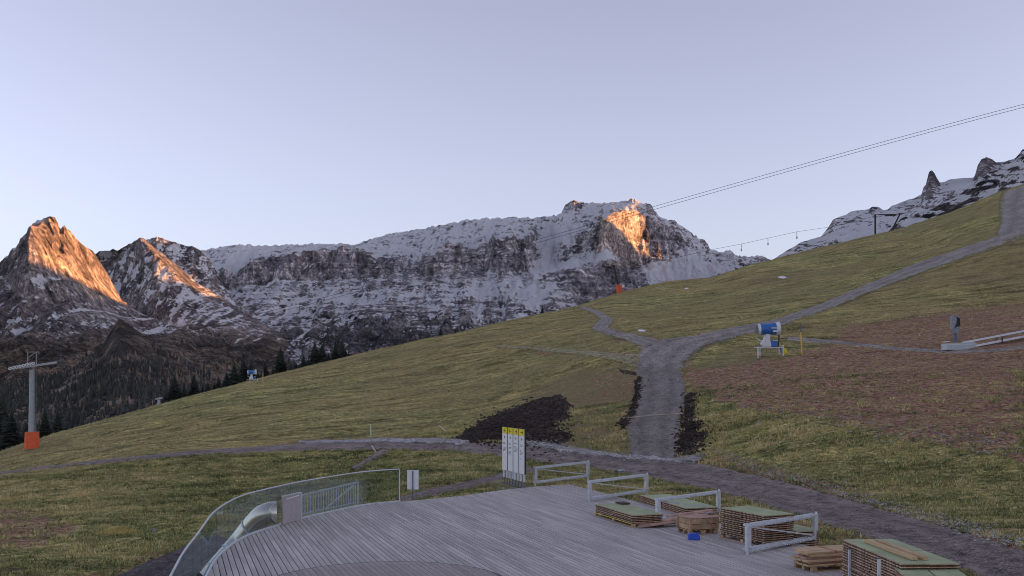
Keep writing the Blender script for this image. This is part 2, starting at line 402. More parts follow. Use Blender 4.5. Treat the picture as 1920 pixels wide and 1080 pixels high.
BROWN = [(1286,686),(1330,690),(1400,678),(1470,668),(1540,652),(1590,610),(1700,592),(1960,560),(2600,520),(2600,900),(1960,880),(1850,855),(1700,825),(1560,790),(1440,770),(1350,755),(1300,735)]
BROWN2 = [(1075,742),(1110,700),(1185,690),(1205,740),(1180,800),(1170,860),(1100,850),(1000,832),(1060,800)]
DARK1 = [(850,828),(872,806),(905,786),(960,765),(1020,745),(1050,740),(1072,758),(1085,775),(1050,792),(1045,805),(1075,815),(1060,828),(1040,835),(1000,830)]
DARK2 = [(1285,738),(1306,738),(1303,765),(1300,790),(1322,806),(1328,820),(1305,832),(1300,850),(1272,858),(1270,815),(1282,780)]
DARK3 = [(1200,706),(1204,740),(1196,770),(1180,795),(1155,810),(1170,780),(1188,750),(1190,712)]
DARK4 = [(1030,862),(1090,868),(1180,888),(1330,922),(1500,975),(1580,1010),(1500,1010),(1330,950),(1200,920),(1100,905),(985,888)]
DARK5 = [(1160,690),(1200,700),(1202,706),(1165,700)]
DRY1 = [(900,800),(1080,690),(1200,690),(1190,860),(1040,840)]
DRY2 = [(1300,740),(1420,690),(1480,660),(1400,640),(1290,690)]
LEFTB = [(-60,950),(60,955),(150,985),(140,1000),(80,1022),(-60,1045)]
clsR = np.maximum.reduce([blur_mask(BROWN, 10, 14), .85*blur_mask(LEFTB, 8, 10), .45*blur_mask(BROWN2, 6, 8), .55*(1-sstep(0, 1.1, rm+.5*fbm(GX, GY, 1, 3)))])
# scree verge above the lower road on the right
verge = (1-sstep(0, 3.0, rm+.8*fbm(GX*.8, GY*.8, 2, 3)))*sstep(1250, 1320, GU)*(GV > 850)
clsR = np.maximum(clsR, verge*.9)
clsG = np.maximum.reduce([blur_mask(DARK1, 3, 7), blur_mask(DARK2, 3, 7), blur_mask(DARK3, 2, 6), .42*blur_mask(DARK4, 3, 6), blur_mask(DARK5, 2, 5)])
clsB = np.maximum.reduce([1.1*blur_mask(DRY1, 12, 10), .7*blur_mask(DRY2, 10, 10), .55*sstep(.1, .5, fbm(GX/45, GY/22, 6.6, 3)+.25*sstep(110, 200, fd))])
clsB = np.where((GU < 950) & (GV > 850), clsB*.4, clsB)
gm = npmesh('hillside', np.stack([GX, GY, GZ], -1).reshape(-1, 3), gridfaces(*GX.shape)[:, ::-1], M['ground'])
attr(gm, 'cls', np.stack([clsR, clsG, clsB], -1).reshape(-1, 3))
go = bpy.data.objects.new('grass_hillside', gm); COL.objects.link(go); tag(go, 'grassy hillside with brown earth patches rising to the right', kind='structure')

def strip(name, a, b, mat, label, off=.0, step=.4, across=13, wob=.38, parent=None, crown=0.0, kind='structure'):
    n0 = 90; pa = hit(*resamp(a, n0).T); pb = hit(*resamp(b, n0).T)
    pa = pa.copy(); pb = pb.copy()
    L = max(np.linalg.norm(np.diff(pa, axis=0), axis=1).sum(), np.linalg.norm(np.diff(pb, axis=0), axis=1).sum())
    n = int(min(900, max(20, L/step))); pa = resamp(pa, n); pb = resamp(pb, n)
    w_ = (pb-pa); ln = np.linalg.norm(w_, axis=1)[:, None]+1e-6; w_ = w_/ln
    pa = pa - w_*wob*fbm(pa[:, 0]*1.6, pa[:, 1]*1.6, 1.5, 4)[:, None]; pb = pb + w_*wob*fbm(pb[:, 0]*1.6, pb[:, 1]*1.6, 8.5, 4)[:, None]
    q = np.linspace(0, 1, across)[None, :, None]; G = pa[:, None]*(1-q)+pb[:, None]*q
    z = Hf(G[..., 0], G[..., 1]) + off; fdst = np.hypot(G[..., 0], G[..., 1]); z += .02+.0004*fdst
    z += .025*fbm(G[..., 0]*.9, G[..., 1]*.9, 5.5, 3)
    rut = np.linspace(0, 1, across)[None, :]; z -= .035*(np.exp(-((rut-.3)/.1)**2)+np.exp(-((rut-.7)/.1)**2))*(crown > 0)
    z[:, 0] -= .14; z[:, -1] -= .14
    me = npmesh(name, np.concatenate([G, z[..., None]], -1).reshape(-1, 3), gridfaces(n, across), mat)
    attr(me, 'across', np.tile(np.linspace(0, 1, across), n))
    o = bpy.data.objects.new(name, me); COL.objects.link(o); return tag(o, label, kind=kind)
strip('dirt_road', ROAD_T, ROAD_B, M['dirt'], 'brown dirt road running below the hill past the deck', crown=1)
strip('gravel_path', STEEP_L, STEEP_R, M['gravel2'], 'short straight steep grey gravel path between dark soil banks', off=.012, crown=1)
strip('gravel_road', UP_T, UP_B, M['gravel'], 'grey gravel road climbing the hillside to the upper right', off=.008, crown=1)
strip('gravel_area', TOP_L, TOP_R, M['gravel'], 'wide gravel slope at the top right of the hill', off=.016, wob=.8)
strip('gravel_path', FOOT_L, FOOT_R, M['gravel'], 'winding narrow gravel path leading to the hill crest', off=.016)
strip('grass_track', TRK_T, TRK_B, gravel_mat('worn_track', (.30,.26,.14), (.42,.36,.22), 2.0), 'faint worn track joining the junction from the left', off=.004)
strip('foot_track', THIN_T, THIN_B, M['gravel'], 'narrow pale track across the brown slope', wob=.12, across=5)
strip('side_track', SIDE_T, SIDE_B, M['dirt'], 'short dirt side track branching below the road', wob=.15, across=5)
strip('dirt_track', DIRT_T, DIRT_B, M['dirt'], 'dirt track between the deck edge and the grass', wob=.15, across=6)
strip('access_track', LOW_T, LOW_B, gravel_mat('dark_track', (0.084,0.072,0.074), (0.144,0.126,0.126), 1.5), 'dark dirt track at the foot of the tube slide', wob=.25)
strip('gravel_verge', [(560,828),(700,822),(850,823),(880,824)], [(560,832),(700,830),(850,833),(880,832)], M['pale'], 'pale gravel verge on the upper side of the dirt road', off=.02, across=7, wob=.45)
strip('gravel_verge', [(985,826),(1040,833),(1100,843),(1180,853),(1270,860),(1310,853)], [(985,834),(1040,845),(1100,853),(1180,861),(1270,867),(1318,864)], M['pale'], 'pale gravel verge at the foot of the steep path', off=.02, across=7, wob=.45)

# valley floor far below
vm = simple('valley_ground', (.05,.045,.03), 1.0)
MB().add([(-9000,300,-420),(9000,300,-420),(9000,12000,-420),(-9000,12000,-420)], [(0,1,2,3)]).build('valley_floor', vm)
tag(bpy.data.objects['valley_floor'], 'valley floor far below the hill', kind='structure')

# ------------------------------------------------------------------ mountains
def mountain_mat(name, rockbump=1.0, sc=1.0):
    m, t, b = newmat(name)
    tc = nd(t, 'ShaderNodeTexCoord').outputs['Object']
    col = nd(t, 'ShaderNodeAttribute', attribute_name='rock').outputs['Color']
    sn = nd(t, 'ShaderNodeAttribute', attribute_name='snow').outputs['Fac']
    v = mapping(t, tc, (1, 1, .35))
    nA = noise(t, v, .018*sc, 8, .72, .5); nB = noise(t, tc, .055*sc, 6, .75, .4); nC = noise(t, mapping(t, tc, (1,1,2.6)), .012*sc, 8, .78, .8); nD = noise(t, mapping(t, tc, (1,1,.5)), .13*sc, 4, .8, .3)
    c = mix(t, 1.0, col, ramp(t, nA, [(.34, (.25,.25,.28)), (.5, (1,1,1)), (.64, (2.1,2.0,1.95))]), 'MULTIPLY')
    c = mix(t, 1.0, c, ramp(t, nB, [(.36, (.35,.35,.38)), (.52, (1.1,1.1,1.1)), (.66, (1.8,1.75,1.7))]), 'MULTIPLY')
    c = mix(t, 1.0, c, ramp(t, nD, [(.38, (.45,.45,.48)), (.5, (1,1,1)), (.62, (1.8,1.75,1.7))]), 'MULTIPLY')
    sn = math_(t, 'ADD', sn, math_(t, 'MULTIPLY_ADD', nD, 1.2, -.6))
    s = math_(t, 'ADD', sn, math_(t, 'ADD', math_(t, 'MULTIPLY_ADD', nB, 2.2, -1.1), math_(t, 'MULTIPLY_ADD', nC, 2.2, -1.1)))
    sm = ramp(t, s, [(.47, (0,0,0)), (.53, (1,1,1))])
    snowc = mix(t, ramp(t, nB, [(.35, (0,0,0)), (.65, (1,1,1))]), (.74,.74,.79), (.92,.92,.93))
    c = mix(t, sm, c, snowc)
    t.links.new(c, b.inputs['Base Color']); b.inputs['Roughness'].default_value = .95; b.inputs['Specular IOR Level'].default_value = .15
    bump(t, b, math_(t, 'ADD', math_(t, 'MULTIPLY', nA, 1.0), math_(t, 'MULTIPLY', nB, .5)), .9*rockbump, 40/sc)
    return m
M['mtn'] = mountain_mat('alpine_rock_and_snow')
GRIDS = {}
def loft(name, rows, u0, u1, du, rowsn, amp, label, rockf, snowf, back=260, dmod=None, seed=0.0, gully=1.0, crest_amp=1.0, calm=.15, amask=None):
    """rows: outlines of the mountain at known distances, from the crest down; the surface is stretched between them and eroded"""
    us = np.arange(u0, u1+du, du); nr = len(rows)
    RV = []; RD = []
    for r in rows:
        r = np.array(r, float); RV.append(np.interp(us, r[:, 0], r[:, 1])); RD.append(np.interp(us, r[:, 0], r[:, 2]))
    RV = np.array(RV); RD = np.array(RD)
    T = []; 
    for k in range(nr-1): T.append(k+np.linspace(0, 1, rowsn[k], endpoint=False))
    T = np.concatenate(T+[[nr-1]])
    i = np.minimum(T.astype(int), nr-2); f = (T-i)[:, None]
    V = RV[i]*(1-f)+RV[i+1]*f; D = RD[i]*(1-f)+RD[i+1]*f
    U = np.broadcast_to(us, V.shape)
    if dmod is not None: D = D + dmod(U, V)
    X = (U-CU)/F*D; Y = D.copy(); Z = CH-(V-HV)/F*D
    ramp_in = sstep(0.25, 1.1, T)[:, None]*(1-calm)+calm
    s = seed
    # gullies run down the fall line: stretched noise along the face, broad buttresses plus ridged detail
    bx = X/1000; bz = Z/1000
    butt = fbm(bx*2.6+s, bz*.8, s+Y/2600, 3)
    r1 = ridged(bx*6+s+.25*butt, bz*2.2, Y/1500+s, 5)-.55
    r2 = fbm(bx*26+s, bz*14, Y/420+s, 5)
    r3 = ridged(bx*22+s, bz*5, Y/700, 4)-.55
    disp = amp*(.9*butt + 1.35*r1*gully + .38*r3*gully + .34*r2)
    if amask is not None: disp = disp*amask(U, V)
    Y2 = Y - disp*ramp_in*.9
    Z2 = Z + disp*.42*ramp_in + crest_amp*amp*.16*(r2+.8*fbm(bx*60+s, bz*30, 2.2+s, 3))*(1-sstep(0,1.2,T)[:, None]*.6)
    X2 = X + amp*.30*fbm(bx*9+4+s, bz*9, Y/700, 4)*ramp_in
    # back side
    Yb = np.stack([Y2[0]+back, Y2[0]+back*2.4]); Zb = np.stack([Z2[0]-back*.9, Z2[0]-back*2.6]); Xb = np.stack([X2[0]*1.02, X2[0]*1.04])
    Xf = np.concatenate([Xb[::-1], X2]); Yf = np.concatenate([Yb[::-1], Y2]); Zf = np.concatenate([Zb[::-1], Z2])
    dXu = np.gradient(X2, axis=1); dYu = np.gradient(Y2, axis=1); dZu = np.gradient(Z2, axis=1)
    dXv = np.gradient(X2, axis=0); dYv = np.gradient(Y2, axis=0); dZv = np.gradient(Z2, axis=0)
    nx = dYu*dZv-dZu*dYv; ny = dZu*dXv-dXu*dZv; nz = dXu*dYv-dYu*dXv; l = np.sqrt(nx*nx+ny*ny+nz*nz)+1e-9
    nz = np.abs(nz/l); nz = .5+(nz-np.median(nz, axis=1, keepdims=True))*1.3
    rock = rockf(U, V, nz, X2, Y2, Z2); snow = snowf(U, V, nz, X2, Y2, Z2, r1, r3)
    padc = lambda a: np.concatenate([a[:1]*1.0, a[:1], a])
    me = npmesh(name, np.stack([Xf, Yf, Zf], -1).reshape(-1, 3), gridfaces(*Xf.shape)[:, ::-1], M['mtn'])
    attr(me, 'rock', padc(rock).reshape(-1, 3)); attr(me, 'snow', padc(snow).reshape(-1))
    o = bpy.data.objects.new(name, me); COL.objects.link(o); tag(o, label, kind='structure')
    GRIDS[name] = (X2, Y2, Z2, U, V)
    return o
def blobs(U, V, L):
    s = np.zeros(U.shape)
    for (u, v, ru, rv, a) in L: s = s + a*np.exp(-((U-u)/ru)**2-((V-v)/rv)**2)
    return s
def lerp3(a, b, t): return np.array(a)*(1-t[..., None])+np.array(b)*t[..., None]

# --- main plateau mountain with the long cliff band and the square summit
C_CREST = [(330,470,5300),(390,470,5300),(415,463,5300),(440,458,5350),(470,460,5400),(510,461,5450),(600,457,5500),(665,459,5500),(700,446,5500),(740,436,5500),(800,428,5480),(880,412,5450),(960,407,5420),(1010,409,5400),(1040,404,5350),(1052,399,5320),(1060,384,5310),(1075,376,5300),(1088,379,5300),(1130,382,5280),(1150,379,5260),(1165,377,5250),(1185,371,5240),(1203,379,5230),(1222,385,5200),(1228,396,5200),(1240,407,5200),(1265,414,5200),(1290,431,5200),(1303,443,5200),(1322,452,5200),(1333,467,5200),(1345,470,5200),(1372,471,5200),(1390,482,5200),(1420,477,5200),(1436,482,5200),(1460,500,5200),(1500,520,5200)]
C_TOP = [(330,520,5000),(400,520,4950),(430,512,4900),(480,492,4880),(560,478,4900),(640,463,4950),(680,470,4950),(720,490,4900),(770,500,4850),(800,475,4850),(840,458,4880),(880,470,4850),(900,462,4850),(950,440,4900),(990,445,4900),(1010,470,4950),(1050,450,5000),(1085,440,4950),(1130,410,4900),(1150,400,4900),(1190,395,4900),(1225,410,4960),(1270,440,5040),(1330,490,5100),(1400,500,5100),(1500,530,5100)]
C_BOT = [(330,545,4880),(430,545,4820),(560,528,4800),(690,516,4800),(760,520,4740),(850,505,4720),(940,500,4720),(1000,510,4750),(1050,500,4800),(1140,478,4820),(1190,488,4820),(1230,495,4800),(1300,520,4850),(1400,530,4900),(1500,545,4950)]
C_SH = [(330,580,4500),(500,570,4400),(650,560,4350),(800,545,4350),(950,535,4350),(1050,515,4450),(1150,500,4550),(1230,530,4500),(1330,550,4600),(1500,570,4700)]
C_L = [(330,640,3900),(560,620,3800),(700,605,3800),(850,595,3800),(1000,590,3850),(1150,585,4300),(1250,590,4250),(1500,620,4300)]
C_F = [(330,760,3000),(600,730,2900),(900,720,3000),(1150,700,3500),(1500,700,3700)]
C_Z = [(330,900,2400),(900,880,2400),(1500,850,2700)]
def c_dmod(U, V):
    # the sunset wall turns to face right; pillars and gully walls stand out
    wall = np.interp(U, [1100,1124,1134,1198,1230,1262,1300], [0,-20,-170,60,50,30,0])
    k = sstep(372, 395, V)*(1-sstep(486, 512, V))
    g = np.interp(U, [985,1000,1040,1062,1080], [0,-30,120,-30,0])*sstep(405,430,V)*(1-sstep(500,520,V))
    p = np.interp(U, [790,812,850,872,885], [0,-70,-60,30,0])*sstep(452,462,V)*(1-sstep(495,520,V))
    q = np.interp(U, [895,930,985,1004,1015], [0,-80,-60,60,0])*sstep(440,450,V)*(1-sstep(490,515,V))
    return wall*k+g+p+q
def c_rock(U, V, nz, X, Y, Z):
    t = np.clip(.5+.6*fbm(X/260, Z/160, Y/500, 4), 0, 1)
    c = lerp3((.19,.18,.20), (.34,.32,.325), t)
    strk = np.clip(.5+.9*fbm(X/38, Z/330, 3.3, 4), 0, 1)[..., None]
    cl = ((V > 455) & (V < 530))[..., None]
    c = np.where(cl, c*(.6+.8*strk)*np.array((1.0,1.0,1.01))*1.15, c)
    c = c*np.clip(1+.55*fbm(X/500, Z/8+fbm(X/300, Z/60, 2, 2), 3.0, 3), .4, 1.8)[..., None]
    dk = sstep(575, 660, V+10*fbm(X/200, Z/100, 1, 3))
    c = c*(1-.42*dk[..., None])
    green = blobs(U, V, [(650,598,70,14,1),(860,620,90,14,.8),(720,640,60,16,.7),(600,640,50,30,.5),(1010,590,60,10,.7)])
    c = c*(1-np.clip(green*1.0*(.4+.9*np.clip(fbm(X/60, Z/40, Y/100, 4)+.4, 0, 1)), 0, .85)[..., None])
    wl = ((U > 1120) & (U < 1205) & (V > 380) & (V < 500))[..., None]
    return np.where(wl, c*1.25*np.array((1.1,1.0,.85)), c)  # sunlit wall: warm evening light also painted into its rock colour
def c_snow(U, V, nz, X, Y, Z, r1, r3):
    base = np.interp(V, [370,440,480,540,580,620,680], [.62,.60,.54,.58,.52,.44,.28])
    s = base + .9*(nz-.5) - .75*r3 - .35*r1
    top_v = np.interp(U, [p[0] for p in C_TOP], [p[1] for p in C_TOP]); bot_v = np.interp(U, [p[0] for p in C_BOT], [p[1] for p in C_BOT])
    jag = 5*fbm(X/60, Z/40, 2.0, 3)
    plateau = (1-sstep(-4, 5, V+jag-top_v)); s += .26*plateau
    cliff = sstep(-3, 4, V+jag-top_v)*(1-sstep(-5, 4, V+jag-bot_v)); s -= .55*cliff*np.interp(U, [420,690,720,790,990,1020,1060,1120,1210,1300], [1,1,.4,.6,.8,.1,.45,1,.7,.15])
    s += 1.5*blobs(U, V, [(1048,440,26,26,.8),(1030,478,18,22,.8),(1020,505,26,10,.7),(1070,500,30,8,.85),(1115,484,32,9,.9),(1140,476,14,8,.7),(1240,505,40,16,.7),(1285,490,40,28,.6),(1320,512,50,18,.55),(1245,515,30,14,.5),
                      (1205,392,14,6,-.2),(460,480,20,14,.4),(440,500,12,16,.4),(480,462,30,6,.2),(740,470,40,8,.2),(620,545,60,10,.25),(540,565,40,18,.25),(950,545,110,14,.3),(1040,550,60,12,.3),(840,560,90,8,.2),(700,560,70,10,.2),(1000,575,60,6,.2),
                      (1140,530,60,26,-.6),(1180,510,26,30,-.4),(1085,550,30,24,-.35),(1076,385,20,6,-.5),(1225,392,10,8,-.4),(650,620,120,26,-.2),(800,640,120,30,-.2),(760,500,80,22,-.25),(900,500,90,22,-.2),(1260,440,40,20,-.2),(1000,420,30,20,-.15)])
    ledge = sstep(505, 530, V)*(1-sstep(585, 610, V))
    s += ledge*.32*fbm(X/170, Z/13, Y/900, 4)
    s += .40*fbm(X/45, Z/26, Y/160, 5)
    s += (.62*(ridged(X/58+.6*fbm(X/200, Z/200, 1, 2), Z/330, 4.4, 4)-.62)*sstep(500, 540, V) + .40*fbm(X/420, Z/7.5+fbm(X/300, Z/60, 2, 2), 8.0, 3)*sstep(440, 470, V))*(1-.5*sstep(600, 680, V))
    return np.clip(s, -1, 2)
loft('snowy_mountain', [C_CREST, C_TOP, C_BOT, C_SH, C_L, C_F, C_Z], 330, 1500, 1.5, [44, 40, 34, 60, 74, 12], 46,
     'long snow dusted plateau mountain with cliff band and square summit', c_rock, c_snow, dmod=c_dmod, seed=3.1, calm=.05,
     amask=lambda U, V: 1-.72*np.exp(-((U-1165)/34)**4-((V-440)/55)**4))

# --- second peak: rear summit and front spur
B2_C = [(240,470,4500),(265,455,4480),(280,447,4460),(292,442,4450),(306,447,4440),(330,455,4430),(350,461,4420),(362,461,4400),(378,472,4400),(392,485,4400),(402,500,4380),(412,520,4350),(425,545,4300),(450,580,4250),(500,620,4200)]
B2_M = [(240,560,4150),(330,560,4100),(400,570,4100),(450,610,4050),(500,650,4000)]
B2_F = [(240,760,3300),(500,800,3300)]
brown = (.075,.062,.055)
def ab_rock(U, V, nz, X, Y, Z):
    t = np.clip(.5+.7*fbm(X/160, Z/110, Y/300, 4), 0, 1)
    c = lerp3((.12,.108,.115), (.29,.26,.255), t)
    low = sstep(600, 660, V); k = np.clip(.5+.8*fbm(X/90, Z/60, 7, 4), 0, 1)
    c2 = lerp3((.060,.055,.046), (.20,.155,.115), k)
    return c*(1-low[..., None])+c2*low[..., None]
def b2_snow(U, V, nz, X, Y, Z, r1, r3):
    s = .52+.9*(nz-.5)-1.1*r3-.3*r1+.4*fbm(X/25, Z/40, 1, 4); return np.clip(s-sstep(560, 640, V)*.5, -1, 2)
loft('rocky_peak', [B2_C, B2_M, B2_F], 240, 500, 1.5, [70, 30], 30, 'dark rear summit dusted with snow behind the sunlit spur', ab_rock, b2_snow, seed=9.4)
B1_C = [(150,500,4050),(185,472,4050),(222,468,4040),(236,461,4030),(250,452,4020),(263,447,4010),(270,449,4040),(285,462,4060),(312,482,4070),(342,506,4060),(372,532,4040),(418,558,3960),(480,600,3850),(560,640,3700),(640,700,3600)]
B1_S = [(150,508,4150),(185,480,4100),(222,476,4060),(250,458,4010),(262,452,3960),(270,456,3910),(290,474,3860),(325,502,3830),(345,524,3800),(365,546,3790),(392,558,3830),(418,562,3900),(480,604,3800),(560,645,3650),(640,710,3550)]
B1_M = [(150,600,3850),(260,590,3700),(340,610,3480),(420,630,3380),(500,660,3350),(640,740,3200)]
B1_F = [(150,720,2900),(640,800,2800)]
B1_Z = [(150,900,2300),(640,900,2300)]
def b1_snow(U, V, nz, X, Y, Z, r1, r3):
    s = .60+.8*(nz-.5)-1.3*r3-.5*r1+.4*fbm(X/28, Z/50, 1, 4)
    strip_ = np.abs(V-np.interp(U, [q[0] for q in B1_S], [q[1]-4 for q in B1_S])); s -= .6*(1-sstep(6, 14, strip_))*sstep(255, 285, U)
    s += blobs(U, V, [(250,540,60,45,.12),(340,640,40,20,.2),(480,560,40,30,.15),(560,600,60,40,.1)])
    return np.clip(s-sstep(600, 665, V+12*fbm(X/100, Z/80, 3, 3))*.9-sstep(430, 560, U)*.25, -1, 2)
loft('rocky_spur', [B1_C, B1_S, B1_M, B1_F, B1_Z], 150, 640, 1.5, [16, 70, 50, 8], 26, 'gullied brown and white peak with a sunlit diagonal edge', ab_rock, b1_snow, seed=1.7)

# --- left peak with the orange flank
A_C = [(-160,560,3150),(-60,520,3150),(0,487,3140),(14,479,3130),(28,466,3120),(44,450,3110),(56,434,3100),(64,420,3100),(76,410,3090),(92,405,3080),(103,409,3090),(109,420,3110),(114,430,3130),(122,427,3140),(132,434,3190),(146,450,3240),(160,462,3290),(175,476,3350),(190,495,3410),(205,520,3460),(220,548,3500),(232,570,3520),(262,588,3380),(300,602,3200),(350,618,3100),(400,630,3000),(460,648,2900),(520,670,2800),(600,705,2700)]
A_S = [(-160,580,3300),(0,505,3150),(40,480,2980),(62,440,2880),(78,462,2870),(95,492,2890),(112,508,2920),(135,518,2960),(155,535,3000),(178,553,3060),(205,566,3160),(232,573,3330),(262,592,3250),(300,607,3100),(350,625,2980),(400,640,2880),(460,660,2780),(520,684,2700),(600,715,2600)]
A_M = [(-160,640,2700),(0,610,2650),(100,600,2600),(200,610,2620),(262,640,2650),(350,670,2600),(460,700,2500),(600,740,2400)]
A_F = [(-160,720,2200),(100,700,2150),(300,730,2100),(600,770,2100)]
A_Z = [(-160,950,1500),(600,950,1500)]
def a_snow(U, V, nz, X, Y, Z, r1, r3):
    s = .24+.6*(nz-.5)-.8*r3-.2*r1+.5*fbm(X/30, Z/26, 1, 5)
    s += blobs(U, V, [(28,465,14,8,.7),(40,450,10,10,.3),(100,530,34,22,.5),(85,500,20,18,.35),(40,600,22,24,.35),(30,620,10,12,.3),(10,590,14,18,.3),(60,480,20,10,.3),(150,570,30,14,.12)])
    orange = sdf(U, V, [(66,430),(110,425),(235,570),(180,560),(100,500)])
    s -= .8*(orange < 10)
    return np.clip(s-sstep(620, 650, V)*.6, -1, 2)
def a_rock(U, V, nz, X, Y, Z):
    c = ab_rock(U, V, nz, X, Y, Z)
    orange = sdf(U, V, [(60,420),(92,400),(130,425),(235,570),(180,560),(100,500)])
    return np.where((orange < 4)[..., None], c*np.array((1.6,1.45,1.2))*(.45+.9*np.clip(.55+1.1*ridged(X/70, Z/45, Y/160, 4)-.55, 0, 1))[..., None], c)  # sunset glow partly put into the rock colour of the sunlit flank
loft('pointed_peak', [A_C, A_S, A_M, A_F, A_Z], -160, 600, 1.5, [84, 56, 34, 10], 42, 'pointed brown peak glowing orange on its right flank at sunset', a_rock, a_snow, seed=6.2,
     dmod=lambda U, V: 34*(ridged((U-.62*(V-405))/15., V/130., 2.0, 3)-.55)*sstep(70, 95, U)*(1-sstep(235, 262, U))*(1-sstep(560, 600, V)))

# --- wooded foothills in front of the left peaks
E_C = [(-200,760,1900),(-60,730,1950),(30,720,1980),(100,705,2020),(140,688,2050),(165,668,2080),(190,648,2100),(208,616,2120),(224,597,2130),(238,606,2130),(262,622,2120),(290,640,2100),(330,660,2060),(380,688,2020),(430,706,1980),(480,722,1940),(540,740,1900),(640,765,1850)]
E_M = [(-200,800,1500),(0,770,1520),(120,755,1540),(225,735,1500),(330,750,1520),(450,770,1500),(640,800,1450)]
E_Z = [(-200,960,900),(640,960,900)]
def e_rock(U, V, nz, X, Y, Z):
    k = np.clip(.5+1.0*fbm(X/60, Z/45, Y/120, 5), 0, 1)
    c = lerp3((.065,.062,.058), (.22,.175,.13), k)
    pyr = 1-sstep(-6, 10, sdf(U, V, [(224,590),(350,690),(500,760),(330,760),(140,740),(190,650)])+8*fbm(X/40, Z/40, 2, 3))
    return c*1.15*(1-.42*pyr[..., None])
def e_snow(U, V, nz, X, Y, Z, r1, r3): return np.full(U.shape, -1.0)
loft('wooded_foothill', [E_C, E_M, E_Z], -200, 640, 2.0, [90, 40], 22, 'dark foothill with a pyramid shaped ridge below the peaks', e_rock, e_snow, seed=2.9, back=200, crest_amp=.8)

# --- right hand ridge with two rock needles, and the nearer rocky spur
D_C = [(1400,520,4300),(1462,478,4300),(1475,470,4300),(1490,462,4300),(1500,455,4300),(1520,449,4290),(1540,443,4280),(1550,430,4270),(1562,412,4260),(1575,406,4250),(1588,402,4250),(1596,396,4240),(1615,394,4230),(1628,392,4230),(1636,387,4220),(1648,388,4220),(1656,394,4210),(1664,393,4200),(1672,386,4200),(1684,382,4200),(1700,376,4200),(1715,371,4200),(1728,364,4200),(1731,352,4200),(1736,346,4200),(1739,334,4200),(1742,322,4200),(1747,319,4200),(1752,324,4200),(1757,334,4200),(1762,342,4200),(1770,341,4220),(1780,337,4240),(1800,334,4240),(1825,333,4240),(1829,326,4240),(1833,310,4230),(1840,299,4220),(1850,295,4220),(1860,299,4220),(1868,305,4220),(1885,303,4220),(1903,297,4220),(1911,288,4200),(1916,281,4200),(1940,270,4200),(2000,262,4200),(2100,250,4200),(2260,255,4200)]
D_M = [(1400,540,4050),(1500,480,4050),(1560,450,4000),(1640,415,3980),(1700,400,3960),(1760,372,3960),(1840,340,3980),(1900,330,3980),(2000,310,3980),(2260,300,3980)]
D_F = [(1400,620,3400),(1700,520,3300),(1900,470,3300),(2260,440,3300)]
D_Z = [(1400,800,2500),(2260,760,2500)]
def d_rock(U, V, nz, X, Y, Z):
    t = np.clip(.5+.6*fbm(X/120, Z/100, Y/300, 4), 0, 1); return lerp3((.115,.105,.12), (.25,.225,.225), t)
def d_snow(U, V, nz, X, Y, Z, r1, r3):
    s = .72+.9*(nz-.5)-.9*r3-.2*r1+.62*fbm(X/28, Z/14, 1, 5)
    s += blobs(U, V, [(1746,338,12,22,-1.1),(1850,312,14,16,-.7),(1600,440,60,12,.5),(1660,410,30,14,.3),(1800,345,26,8,.5),(1500,470,30,8,-.15),(1560,430,14,10,-.2)])
    return np.clip(s, -1, 2)
loft('jagged_ridge', [D_C, D_M, D_F, D_Z], 1400, 2260, 1.25, [56, 34, 8], 20, 'jagged snowy ridge with two rock needles at the right', d_rock, d_snow, seed=5.5, crest_amp=.35, calm=.08)
S_C = [(1620,470,1800),(1660,440,1800),(1678,420,1800),(1690,409,1800),(1715,402,1800),(1745,392,1800),(1775,378,1800),(1800,364,1800),(1825,346,1800),(1850,326,1800),(1880,312,1800),(1920,292,1800),(1960,284,1800),(2010,330,1800),(2080,420,1800)]
S_F = [(1620,560,1500),(1800,520,1450),(2000,480,1450),(2080,500,1450)]
S_Z = [(1620,800,1000),(2080,800,1000)]
def s_rock(U, V, nz, X, Y, Z):
    t = np.clip(.5+.8*fbm(X/50, Z/40, Y/100, 4), 0, 1); return lerp3((.035,.028,.03), (.14,.12,.12), t)
def s_snow(U, V, nz, X, Y, Z, r1, r3):
    return np.clip(.36+.9*(nz-.5)-.7*r3+.8*fbm(X/20, Z/9, Y/60, 5), -1, 2)
loft('snowy_spur', [S_C, S_F, S_Z], 1620, 2080, 1.5, [80, 8], 10, 'dark rocky spur streaked with snow above the gravel slope', s_rock, s_snow, seed=8.8, back=120)

# --- unseen ridge added right of frame; notched crest shades all but chosen faces
ys = np.linspace(-900, 6600, 260)
rx = 2900+np.interp(ys, [-900, 3000, 4600, 6600], [0, 100, 400, 900])
RIDGE_Z = [(-900,480),(1500,570),(2020,600),(2160,595),(2350,545),(2600,508),(2740,520),(2800,600),(2900,640),(3020,640),(3140,585),(3380,580),(3560,900),(4180,900),(4290,745),(4462,745),(4500,1010),(4760,1100),(5300,1200),(6600,1150)]  # crest heights set by where sun should reach the far faces
rz_ = np.interp(ys, [p[0] for p in RIDGE_Z], [p[1] for p in RIDGE_Z])+16*fbm(ys/180, 0, 4, 4)
rows_ = []
for off, fz in ((-900, -.35), (-500, .25), (-200, .72), (0, 1.0), (250, .7), (700, .2), (1100, -.4)):
    rows_.append(np.stack([rx+off+60*fbm(ys/300, off/200, 2, 3)*(off != 0), ys, rz_*fz], -1))
V3 = np.stack(rows_)
me = npmesh('shading_ridge', V3.reshape(-1, 3), gridfaces(len(rows_), len(ys))[:, ::-1], M['mtn'])
n_ = len(rows_)*len(ys); attr(me, 'rock', np.tile((.12,.11,.11), (n_, 1))); attr(me, 'snow', np.full(n_, .5))
o = bpy.data.objects.new('added_shade_ridge', me); COL.objects.link(o); tag(o, 'unseen ridge added on the right to shade the valley', kind='structure')

